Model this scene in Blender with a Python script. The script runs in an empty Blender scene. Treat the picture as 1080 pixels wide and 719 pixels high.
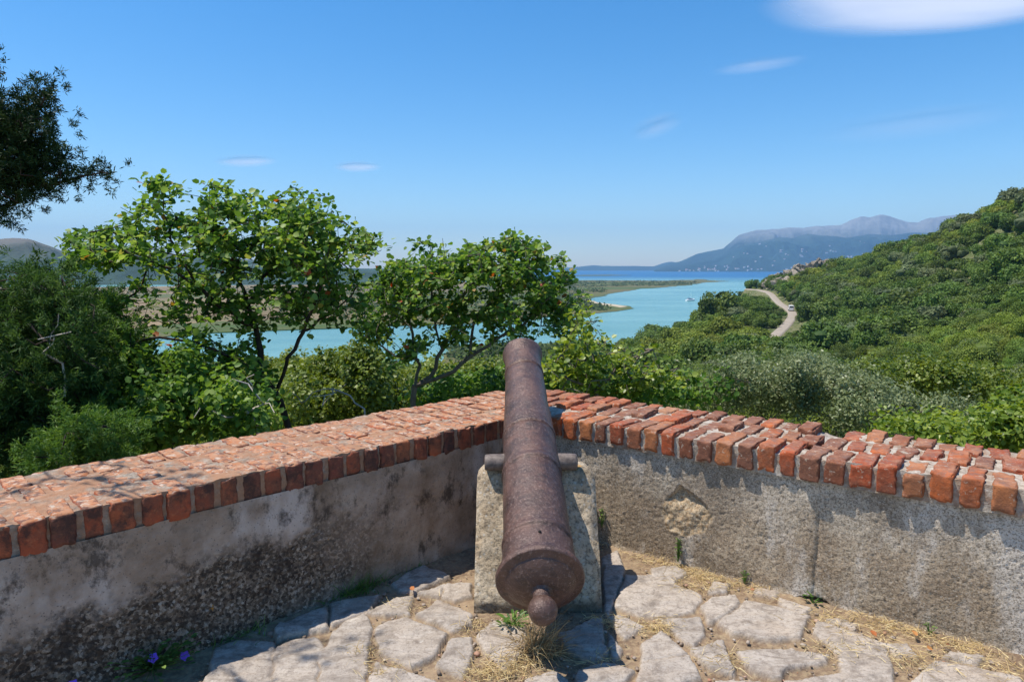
import bpy, math, random
import numpy as np
from mathutils import Vector, Matrix
rad = math.radians
R = np.random.default_rng(7)
random.seed(7)
SC = bpy.context.scene
COL = SC.collection
# ------------------------------------------------------------------ camera model (photo 1080x719, 24 mm lens)
F, CX, CY, HOR, EYE = 720.0, 540.0, 359.5, 283.0, 1.6
PITCH = math.atan((CY - HOR) / F)
CP, SP = math.cos(PITCH), math.sin(PITCH)
WATER = -40.0

def ray(px, py):
    a = (px - CX) / F; b = -(py - CY) / F
    return np.array([a, CP + b * SP, -SP + b * CP])
def at(px, py, z=0.0):
    d = ray(px, py); t = (z - EYE) / d[2]
    return d * t + np.array([0, 0, EYE])
def aty(px, py, Y):
    d = ray(px, py); return d * (Y / d[1]) + np.array([0, 0, EYE])
def onplane(px, py, A, n):
    d = ray(px, py); o = np.array([0, 0, EYE]); t = np.dot(A - o, n) / np.dot(d, n)
    return o + d * t

# ------------------------------------------------------------------ numpy noise
def _h(ix, iy, iz, seed):
    n = (ix * 374761393 + iy * 668265263 + iz * 2147483647 + seed * 1274126177) & 0xffffffff
    n = ((n ^ (n >> 13)) * 1274126177) & 0xffffffff
    n = ((n ^ (n >> 16)) * 2246822519) & 0xffffffff
    return ((n ^ (n >> 15)) & 0xffffff) / float(0xffffff)
def vnoise(P, seed=0):
    P = np.asarray(P, float); I = np.floor(P).astype(np.int64); f = P - I; f = f * f * (3 - 2 * f)
    out = 0
    for dx in (0, 1):
        wx = f[..., 0] if dx else 1 - f[..., 0]
        for dy in (0, 1):
            wy = f[..., 1] if dy else 1 - f[..., 1]
            for dz in (0, 1):
                wz = f[..., 2] if dz else 1 - f[..., 2]
                out = out + _h(I[..., 0] + dx, I[..., 1] + dy, I[..., 2] + dz, seed) * wx * wy * wz
    return out * 2 - 1
def fbm(P, sc, octv=4, seed=0, gain=0.5):
    P = np.asarray(P, float) * sc; a = 1; s = 0; t = 0
    for o in range(octv):
        s = s + a * vnoise(P + o * 17.3, seed + o); t += a; a *= gain; P = P * 2.03
    return s / t
def voro(P, sc, seed=0):
    """F1, F2 and cell value in 2D/3D (z ignored when absent)"""
    P = np.asarray(P, float) * sc; I = np.floor(P).astype(np.int64)
    f1 = np.full(P.shape[:-1], 9.0); f2 = f1.copy(); cv = np.zeros_like(f1)
    zr = (-1, 0, 1) if P.shape[-1] == 3 else (0,)
    for dx in (-1, 0, 1):
        for dy in (-1, 0, 1):
            for dz in zr:
                cx, cy = I[..., 0] + dx, I[..., 1] + dy
                cz = I[..., 2] + dz if len(zr) == 3 else np.zeros_like(cx)
                d = (cx + _h(cx, cy, cz, seed) - P[..., 0]) ** 2 + (cy + _h(cx, cy, cz, seed + 5) - P[..., 1]) ** 2
                if len(zr) == 3: d = d + (cz + _h(cx, cy, cz, seed + 9) - P[..., 2]) ** 2
                d = np.sqrt(d); c = _h(cx, cy, cz, seed + 13); m = d < f1
                f2 = np.where(m, f1, np.minimum(f2, d)); cv = np.where(m, c, cv); f1 = np.where(m, d, f1)
    return f1, f2, cv
def sstep(a, b, x):
    t = np.clip((x - a) / (b - a), 0, 1); return t * t * (3 - 2 * t)

# ------------------------------------------------------------------ mesh helpers
def npmesh(name, V, Fc, mat=None, parent=None, smooth=True, attrs=None, link=True):
    """V (n,3), Fc: array (m,k) or a list of such arrays"""
    V = np.asarray(V, np.float32)
    if not isinstance(Fc, list): Fc = [Fc]
    Fc = [np.asarray(f, np.int32) for f in Fc if len(f)]
    me = bpy.data.meshes.new(name)
    me.vertices.add(len(V)); me.vertices.foreach_set('co', V.ravel())
    idx = np.concatenate([f.ravel() for f in Fc]); cnt = np.concatenate([np.full(len(f), f.shape[1], np.int32) for f in Fc])
    me.loops.add(len(idx)); me.loops.foreach_set('vertex_index', idx)
    me.polygons.add(len(cnt)); me.polygons.foreach_set('loop_start', np.concatenate([[0], np.cumsum(cnt)[:-1]]).astype(np.int32))
    me.polygons.foreach_set('use_smooth', np.full(len(cnt), bool(smooth)))
    me.update(calc_edges=True)
    for k, v in (attrs or {}).items():
        at_ = me.attributes.new(k, 'FLOAT', 'POINT'); at_.data.foreach_set('value', np.asarray(v, np.float32))
    if mat: me.materials.append(mat)
    o = bpy.data.objects.new(name, me)
    if link: COL.objects.link(o)
    if parent: o.parent = parent
    return o
def grid(nu, nv, off=0):
    i = np.arange(nu - 1)[:, None] * nv + np.arange(nv - 1)[None, :]
    return (np.stack([i, i + nv, i + nv + 1, i + 1], -1).reshape(-1, 4) + off)
class Acc:
    def __init__(s): s.V = []; s.F = {}; s.n = 0; s.A = {}
    def add(s, V, Fc, **at_):
        V = np.asarray(V, float)
        for f in (Fc if isinstance(Fc, list) else [Fc]):
            f = np.asarray(f); s.F.setdefault(f.shape[1], []).append(f + s.n)
        s.V.append(V); s.n += len(V)
        for k, v in at_.items(): s.A.setdefault(k, []).append(np.broadcast_to(np.asarray(v, float), (len(V),)))
        return s
    def build(s, name, mat, parent=None, smooth=True):
        return npmesh(name, np.concatenate(s.V), [np.concatenate(f) for f in s.F.values()], mat, parent, smooth,
                      {k: np.concatenate(v) for k, v in s.A.items()})
BOXF = np.array([[0, 3, 2, 1], [4, 5, 6, 7], [0, 1, 5, 4], [1, 2, 6, 5], [2, 3, 7, 6], [3, 0, 4, 7]])
def box(acc, c, h, rz=0.0, taper=1.0, **k):
    x, y, z = h
    V = np.array([[-x, -y, -z], [x, -y, -z], [x, y, -z], [-x, y, -z], [-x * taper, -y * taper, z], [x * taper, -y * taper, z], [x * taper, y * taper, z], [-x * taper, y * taper, z]])
    cs, sn = math.cos(rz), math.sin(rz)
    V = np.stack([V[:, 0] * cs - V[:, 1] * sn, V[:, 0] * sn + V[:, 1] * cs, V[:, 2]], 1) + np.asarray(c)
    acc.add(V, BOXF, **k)
def rbox_template(n):
    pts = {}; V = []; Fc = []
    def idx(p):
        k = tuple(np.round(p, 5))
        if k not in pts: pts[k] = len(V); V.append(p)
        return pts[k]
    g = np.linspace(-1, 1, n + 1)
    for ax in range(3):
        for s in (-1, 1):
            for i in range(n):
                for j in range(n):
                    q = []
                    for (a, b) in ((i, j), (i + 1, j), (i + 1, j + 1), (i, j + 1)):
                        p = np.zeros(3); p[ax] = s; p[(ax + 1) % 3] = g[a]; p[(ax + 2) % 3] = g[b]; q.append(idx(p))
                    Fc.append(q if s > 0 else q[::-1])
    return np.array(V), np.array(Fc)
TB8 = rbox_template(12)
def rbox(h, r, T=TB8):
    h = np.asarray(h, float); p = np.sign(T[0]) * np.abs(T[0]) ** 0.7 * h
    q = np.clip(p, -(h - r), h - r); d = p - q; L = np.linalg.norm(d, axis=1, keepdims=True); L[L < 1e-9] = 1
    return q + d / L * np.minimum(r, np.maximum(L, 0)) , T[1]
def lathe(acc, prof, O, ax, up, seg=48, **k):
    ax = np.asarray(ax, float); ax /= np.linalg.norm(ax); up = np.asarray(up, float); s = np.cross(ax, up); s /= np.linalg.norm(s); u = np.cross(s, ax)
    a = np.linspace(0, 2 * np.pi, seg, endpoint=False); V = []
    for (d, r) in prof:
        V.append(np.asarray(O) + ax * d + r * (np.cos(a)[:, None] * s + np.sin(a)[:, None] * u))
    V = np.concatenate(V); n = len(prof)
    i = np.arange(n - 1)[:, None] * seg; j = np.arange(seg)[None]; j2 = (j + 1) % seg
    acc.add(V, np.stack([i + j, i + j2, i + seg + j2, i + seg + j], -1).reshape(-1, 4), **k)
def tubes(acc, A, B, ra, rb, seg=5, **k):
    """many frustums at once"""
    A = np.asarray(A); B = np.asarray(B); d = B - A; L = np.linalg.norm(d, axis=1, keepdims=True); L[L < 1e-6] = 1e-6; d = d / L
    ref = np.where(np.abs(d[:, 2:3]) > .9, np.array([[1., 0, 0]]), np.array([[0., 0, 1.]])); s = np.cross(d, ref); s /= np.linalg.norm(s, axis=1, keepdims=True); u = np.cross(s, d)
    a = np.linspace(0, 2 * np.pi, seg, endpoint=False); ca, sa = np.cos(a)[None, :, None], np.sin(a)[None, :, None]
    off = s[:, None] * ca + u[:, None] * sa
    VA = A[:, None] + off * np.asarray(ra)[:, None, None]; VB = B[:, None] + d[:, None] * np.asarray(rb)[:, None, None] * .4 + off * np.asarray(rb)[:, None, None]
    V = np.concatenate([VA, VB], 1).reshape(-1, 3); n = len(A)
    b = (np.arange(n) * 2 * seg)[:, None]; j = np.arange(seg)[None]; j2 = (j + 1) % seg
    acc.add(V, np.stack([b + j, b + j2, b + seg + j2, b + seg + j], -1).reshape(-1, 4), **k)

# ------------------------------------------------------------------ tagging
def tag(o, label=None, cat=None, group=None, kind=None):
    if label: o['label'] = label
    if cat: o['category'] = cat
    if group: o['group'] = group
    if kind: o['kind'] = kind
    return o
def empty(name, loc, label, cat, group=None):
    o = bpy.data.objects.new(name, None); COL.objects.link(o); o.location = loc; o.empty_display_size = .1
    return tag(o, label, cat, group)
def part(o, root):
    """parent o (built in world coordinates) under root keeping its place"""
    o.parent = root; o.matrix_parent_inverse = Matrix.Translation(-Vector(root.location)); return o

# ------------------------------------------------------------------ materials
class M:
    def __init__(s, name, rough=.8, spec=.3):
        s.m = bpy.data.materials.new(name); s.m.use_nodes = True; s.t = s.m.node_tree; s.N = s.t.nodes; s.b = s.N['Principled BSDF']
        s.out = s.N['Material Output']
        s.set(Roughness=rough); s.b.inputs['Specular IOR Level'].default_value = spec
        s.tc = s.N.new('ShaderNodeTexCoord').outputs['Object']
    def set(s, **k):
        for a, v in k.items(): s.b.inputs[a.replace('_', ' ')].default_value = v
    def l(s, a, b): s.t.links.new(a, b)
    def inp(s, sock, v):
        if hasattr(v, 'type') and hasattr(v, 'is_output'): s.l(v, sock)
        elif isinstance(v, (tuple, list)): sock.default_value = (*v, 1) if len(v) == 3 and sock.type == 'RGBA' else v
        else: sock.default_value = v
    def noise(s, sc, det=6, rough=.6, co=None, dist=0, dim='3D'):
        n = s.N.new('ShaderNodeTexNoise'); n.inputs['Scale'].default_value = sc; n.inputs['Detail'].default_value = det
        n.inputs['Roughness'].default_value = rough; n.inputs['Distortion'].default_value = dist
        s.l(co or s.tc, n.inputs['Vector']); return n.outputs['Fac']
    def voro(s, sc, feat='F1', out='Distance', co=None, rnd=1):
        n = s.N.new('ShaderNodeTexVoronoi'); n.feature = feat; n.inputs['Scale'].default_value = sc; n.inputs['Randomness'].default_value = rnd
        s.l(co or s.tc, n.inputs['Vector']); return n.outputs[out]
    def scale(s, v, co=None):
        n = s.N.new('ShaderNodeMapping'); n.inputs['Scale'].default_value = v; s.l(co or s.tc, n.inputs['Vector']); return n.outputs[0]
    def ramp(s, f, stops, interp='LINEAR'):
        n = s.N.new('ShaderNodeValToRGB'); cr = n.color_ramp; cr.interpolation = interp
        while len(cr.elements) < len(stops): cr.elements.new(.5)
        for e, (p, c) in zip(cr.elements, stops):
            e.position = p; e.color = (*c, 1) if isinstance(c, (tuple, list)) else (c, c, c, 1)
        s.l(f, n.inputs[0]); return n.outputs[0]
    def mix(s, f, a, b, mode='MIX'):
        n = s.N.new('ShaderNodeMix'); n.data_type = 'RGBA'; n.blend_type = mode
        s.inp(n.inputs[0], f); s.inp(n.inputs[6], a); s.inp(n.inputs[7], b); return n.outputs[2]
    def math(s, op, a, b=0.0, c=0.0, clamp=False):
        n = s.N.new('ShaderNodeMath'); n.operation = op; n.use_clamp = clamp
        s.inp(n.inputs[0], a); s.inp(n.inputs[1], b); s.inp(n.inputs[2], c); return n.outputs[0]
    def attr(s, name):
        n = s.N.new('ShaderNodeAttribute'); n.attribute_name = name; return n.outputs['Fac']
    def sep(s, v):
        n = s.N.new('ShaderNodeSeparateXYZ'); s.l(v, n.inputs[0]); return n.outputs
    def normal(s): return s.N.new('ShaderNodeNewGeometry').outputs['Normal']
    def pos(s): return s.N.new('ShaderNodeNewGeometry').outputs['Position']
    def island(s): return s.N.new('ShaderNodeNewGeometry').outputs['Random Per Island']
    def orand(s): return s.N.new('ShaderNodeObjectInfo').outputs['Random']
    def hsv(s, c, h=.5, sa=1.0, v=1.0):
        n = s.N.new('ShaderNodeHueSaturation'); s.inp(n.inputs['Hue'], h); s.inp(n.inputs['Saturation'], sa); s.inp(n.inputs['Value'], v); s.inp(n.inputs['Color'], c); return n.outputs[0]
    def bump(s, h, dist=.01, strength=1.0, prev=None):
        n = s.N.new('ShaderNodeBump'); n.inputs['Distance'].default_value = dist; n.inputs['Strength'].default_value = strength
        s.l(h, n.inputs['Height'])
        if prev: s.l(prev, n.inputs['Normal'])
        s.l(n.outputs[0], s.b.inputs['Normal']); return n.outputs[0]
    def color(s, c): s.inp(s.b.inputs['Base Color'], c)

def leaf_mat(name, stops, trans=.35, rough=.45, spec=.35, orand=.0, hv=.04):
    m = M(name, rough, spec); v = m.attr('var'); c = m.ramp(v, stops)
    if orand:
        r = m.orand()
        c = m.hsv(c, m.math('MULTIPLY_ADD', r, hv, .5 - hv / 2), 1.0, m.math('MULTIPLY_ADD', m.math('FRACT', m.math('MULTIPLY', r, 7.13)), orand, 1 - orand / 2))
    m.color(c)
    t = m.N.new('ShaderNodeBsdfTranslucent'); m.l(m.hsv(c, .485, 1.1, 1.5), t.inputs['Color'])
    mx = m.N.new('ShaderNodeMixShader'); mx.inputs[0].default_value = trans
    m.l(m.b.outputs[0], mx.inputs[1]); m.l(t.outputs[0], mx.inputs[2]); m.l(mx.outputs[0], m.out.inputs['Surface'])
    return m.m
def plain(name, c, rough=.7, spec=.3, metal=0):
    m = M(name, rough, spec); m.color(c); m.set(Metallic=metal); return m.m

def bark_mat(name, a, b, sc=18):
    m = M(name, .9, .15); n = m.noise(sc, 6, .7, m.scale((1, 1, .25))); m.color(m.ramp(n, [(.3, a), (.7, b)])); m.bump(n, .012, .8); return m.m

# ------------------------------------------------------------------ world, sun, camera
def build_world():
    w = bpy.data.worlds.new('World'); SC.world = w; w.use_nodes = True; t = w.node_tree; N = t.nodes
    sky = N.new('ShaderNodeTexSky'); sky.sky_type = 'NISHITA'; sky.sun_disc = False
    sky.sun_elevation = rad(66.7); sky.sun_rotation = rad(-90); sky.altitude = 100
    sky.air_density = 1.0; sky.dust_density = .35; sky.ozone_density = 3.2
    hs = N.new('ShaderNodeHueSaturation'); hs.inputs['Saturation'].default_value = SKY_SAT; hs.inputs['Hue'].default_value = SKY_HUE
    t.links.new(sky.outputs[0], hs.inputs['Color']); t.links.new(hs.outputs[0], N['Background'].inputs[0])
    N['Background'].inputs[1].default_value = SKY_STR
    s = bpy.data.lights.new('sun', 'SUN'); s.energy = SUN; s.angle = rad(.53); s.color = (1, .925, .82)
    so = bpy.data.objects.new('sun', s); COL.objects.link(so)
    d = Vector((-.43, 0.0, 1.0)); so.rotation_euler = d.to_track_quat('Z', 'Y').to_euler(); so.location = (-4, 0, 10)
    c = bpy.data.cameras.new('camera'); co = bpy.data.objects.new('camera', c); COL.objects.link(co); SC.camera = co
    co.location = (0, 0, EYE); co.rotation_euler = (rad(90) - PITCH, 0, 0); c.sensor_width = 36; c.lens = 24; c.clip_start = .05; c.clip_end = 60000
    SC.view_settings.view_transform = 'Standard'; SC.view_settings.look = 'None'; SC.view_settings.exposure = EXPO; SC.view_settings.gamma = 1
    SC.render.engine = 'CYCLES'; cy = SC.cycles; cy.max_bounces = 6; cy.diffuse_bounces = 3; cy.glossy_bounces = 2; cy.transmission_bounces = 3
    cy.transparent_max_bounces = 8; cy.volume_bounces = 0; cy.use_denoising = True; cy.sample_clamp_indirect = 6
    try: cy.use_adaptive_sampling = True; cy.adaptive_threshold = .01
    except Exception: pass
SKY_SAT, SKY_HUE, SKY_STR, SUN, EXPO = 1.36, .499, .135, 4.8, 0.42
HAZE = 7e-5
# ================================================================== TERRACE
CA = np.array([.10, 4.12, 0.0])                       # inner corner of the two parapets, at the floor
LD = np.array([-.7071, -.7071, 0]); LN = np.array([.7071, -.7071, 0])   # left wall: direction, inner normal
RD = np.array([.803, -.596, 0]); RN = np.array([-.596, -.803, 0])
UP = np.array([0, 0, 1.0])
THICK = .69
LEFT_END, RIGHT_END = 5.2, 5.0

def wall_uv(px, py, side):
    A, d, n = (CA, LD, LN) if side == 'L' else (CA, RD, RN)
    p = onplane(px, py, A, n); return np.dot(p - A, d), p[2]

def seg_dist(P, poly):
    """signed distance (inside positive) of points P (n,2) to polygon (k,2)"""
    d = np.full(len(P), 1e9); ins = np.zeros(len(P), bool); k = len(poly)
    for i in range(k):
        a, b = poly[i], poly[(i + 1) % k]; ab = b - a; t = np.clip(((P - a) @ ab) / (ab @ ab + 1e-12), 0, 1)
        d = np.minimum(d, np.linalg.norm(P - a - t[:, None] * ab, axis=1))
        c = ((a[1] > P[:, 1]) != (b[1] > P[:, 1])) & (P[:, 0] < (b[0] - a[0]) * (P[:, 1] - a[1]) / (b[1] - a[1] + 1e-12) + a[0]); ins ^= c
    return np.where(ins, d, -d)

STONES = [[(222,706),(228,688),(250,678),(287,680),(284,735),(212,740)], [(290,684),(310,677),(333,672),(342,690),(334,700),(334,735),(287,735)],
 [(338,696),(350,667),(383,650),(391,658),(388,686),(383,735),(338,735)], [(290,664),(343,642),(345,665),(292,677)], [(350,662),(349,639),(383,632),(399,629),(389,645),(366,655)],
 [(395,664),(427,653),(471,670),(458,695),(433,705),(402,692)], [(439,651),(463,636),(497,651),(497,661),(477,667)], [(385,649),(417,634),(435,631),(430,650),(405,651)],
 [(441,628),(468,619),(463,632)], [(467,633),(470,619),(496,618),(497,631),(480,635)], [(414,617),(446,598),(474,610),(440,626),(420,624)], [(460,705),(477,678),(497,676),(496,695),(487,716)],
 [(390,719),(395,702),(428,712),(461,722),(461,745),(390,745)], [(503,673),(520,658),(556,662),(557,683),(534,709),(511,691)],
 [(649,643),(660,610),(691,609),(738,627),(740,635),(731,646),(699,654),(674,652)], [(688,602),(713,599),(724,607),(710,617),(689,610)], [(740,643),(752,634),(774,631),(780,638),(758,657),(747,659)],
 [(759,660),(788,636),(854,652),(841,674),(816,677),(772,671)], [(698,657),(738,653),(744,671),(730,685),(711,671)], [(640,652),(652,650),(681,663),(658,675)], [(676,682),(697,670),(726,693),(677,702)],
 [(674,704),(727,696),(740,719),(672,738)], [(730,689),(763,678),(774,714),(747,707)], [(779,689),(822,686),(872,693),(869,699),(830,707),(822,719),(791,710)],
 [(858,669),(865,659),(904,669),(932,682),(943,719),(945,745),(897,745),(884,692)], [(963,719),(987,700),(1033,706),(1075,716),(1085,765),(952,765)], [(932,682),(956,681),(969,695),(945,692)], [(822,634),(855,645),(847,651),(820,640)],
 [(748,627),(752,616),(769,618),(766,627)], [(591,671),(633,653),(639,690),(627,702),(594,685)], [(609,713),(641,701),(669,711),(656,722),(609,728)], [(643,671),(655,685),(649,696),(644,690)],
 [(636,591),(652,585),(658,602),(646,640),(638,650)], [(556,719),(585,712),(600,722),(600,745),(552,745)], [(884,655),(905,661),(902,667),(872,656)],
 [(1000,690),(1040,697),(1030,704),(995,697)], [(800,622),(822,626),(818,632),(795,628)], [(470,742),(545,740),(548,790),(466,790)], [(610,735),(665,730),(668,800),(612,790)], [(680,745),(745,728),(760,790),(684,800)],
 [(755,722),(815,724),(812,790),(768,786)], [(825,724),(888,712),(892,790),(826,795)], [(345,745),(458,752),(455,820),(340,810)], [(215,748),(335,742),(332,810),(200,815)], [(480,800),(600,800),(595,860),(470,870)],
 [(905,752),(945,752),(948,820),(900,810)], [(560,752),(602,752),(600,792),(556,790)]]

def build_paving():
    x = np.arange(-3.1, 3.4, .0075); y = np.arange(1.6, 4.35, .0075); X, Y = np.meshgrid(x, y, indexing='ij')
    P = np.stack([X.ravel(), Y.ravel()], 1); P3 = np.column_stack([P, np.zeros(len(P))])
    W = P + np.stack([fbm(P3, 16, 4, 3), fbm(P3 + 5, 16, 4, 9)], 1) * .015
    s = np.full(len(P), -.2); sid = np.zeros(len(P)); z_add = np.zeros(len(P)); rng = np.random.default_rng(3)
    for i, pl in enumerate(STONES):
        W2 = np.array([at(*p)[:2] for p in pl]); lo, hi = W2.min(0) - .06, W2.max(0) + .06
        m = (W[:, 0] > lo[0]) & (W[:, 0] < hi[0]) & (W[:, 1] > lo[1]) & (W[:, 1] < hi[1])
        if not m.any(): continue
        q = np.where(m)[0]; d = seg_dist(W[q], W2); b = d > s[q]
        s[q[b]] = d[b]; sid[q[b]] = rng.random(); c = W2.mean(0); tx, ty = rng.normal(0, .012, 2); h = rng.uniform(-.003, .006)
        z_add[q[b]] = h + (W[q[b]] - c) @ np.array([tx, ty])
    s = s + .007; on = sstep(-.002, .006, s)
    soil = -.004 + fbm(P3, 14, 5, 21) * .007 + fbm(P3, 60, 2, 31) * .004
    layers = fbm(P3 * np.array([1, 2.2, 1]), 7, 5, 41, .6); lay = np.round(layers * 6) / 6 * .75 + layers * .5
    top = .018 + z_add + lay * .010 + fbm(P3, 70, 2, 51) * .0010 - .003 * np.exp(-np.clip(s, 0, 1) / .010)
    z = soil * (1 - on) + top * on
    dl = (P - CA[:2]) @ LN[:2]; dr = (P - CA[:2]) @ RN[:2]           # dirt heaped along the walls
    z = z + (1 - on) * (.02 * np.exp(-np.clip(dl, 0, 9) / .05) + .022 * np.exp(-np.clip(dr, 0, 9) / .05))
    V = np.column_stack([P, z])
    m = M('stone_paving', .85, .25)
    st = m.attr('stone'); si = m.attr('sid'); n1 = m.noise(6, 8, .65); n2 = m.noise(45, 6, .7); n3 = m.noise(2.2, 4)
    soilc = m.mix(m.ramp(n1, [(.38, 0), (.62, 1)]), (.15, .10, .065), (.28, .20, .13)); soilc = m.mix(m.ramp(n2, [(.45, 0), (.7, 1)]), soilc, (.36, .28, .17))
    sc_ = m.ramp(si, [(0, (.35, .30, .25)), (.5, (.42, .365, .31)), (1, (.28, .245, .21))])
    sc_ = m.mix(m.ramp(n1, [(.35, 0), (.65, .75)]), sc_, (.49, .435, .375)); sc_ = m.mix(m.ramp(m.noise(16, 7, .7), [(.48, 0), (.66, .8)]), sc_, (.17, .14, .115))
    sc_ = m.mix(m.ramp(n3, [(.55, 0), (.75, .35)]), sc_, (.42, .30, .19))
    sc_ = m.mix(m.ramp(m.noise(22, 5, .6, dist=1), [(.64, 0), (.7, .8)]), sc_, (.52, .48, .42))
    ly = m.noise(5, 8, .72, m.scale((1.0, 3.6, 1.0)), .6); sc_ = m.mix(m.ramp(ly, [(.40, .5), (.46, 0), (.535, 0), (.55, .6), (.57, 0)]), sc_, (.20, .165, .135)); sc_ = m.mix(m.ramp(m.noise(70, 5, .75), [(.38, .6), (.47, 0)]), sc_, (.18, .145, .115))
    m.color(m.mix(st, soilc, sc_)); b = m.bump(ly, .012, .6); b = m.bump(n2, .006, .8, b); m.bump(m.noise(150, 3), .003, .5, b)
    o = npmesh('paving', V, grid(len(x), len(y)), m.m, None, True, dict(stone=on, sid=sid)); tag(o, kind='structure')
    # rest of the terrace behind the camera
    g = 90; xx = np.linspace(-5.5, 5.5, g); yy = np.linspace(-4, 1.62, 60); XX, YY = np.meshgrid(xx, yy, indexing='ij'); P3 = np.column_stack([XX.ravel(), YY.ravel(), 0 * XX.ravel()])
    f1, f2, cv = voro(P3[:, :2], 2.4, 4); onb = sstep(.03, .1, f2 - f1)
    npb = npmesh('terrace_ground', np.column_stack([P3[:, 0], P3[:, 1], onb * .018 + fbm(P3, 6, 3) * .006]), grid(g, 60), m.m, None, True, dict(stone=onb, sid=cv)); tag(npb, kind='structure')
    return lambda p: None

def plaster_face(side, u0, u1, ztop, du):
    A, d, n = (CA, LD, LN) if side == 'L' else (CA, RD, RN)
    u = np.arange(u0, u1, du); v = np.arange(-.06, ztop + .001, du); U, Vv = np.meshgrid(u, v, indexing='ij')
    P = A + U[..., None] * d + Vv[..., None] * UP; P = P.reshape(-1, 3); U = U.ravel(); Vv = Vv.ravel()
    return u, v, U, Vv, P, n

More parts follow.
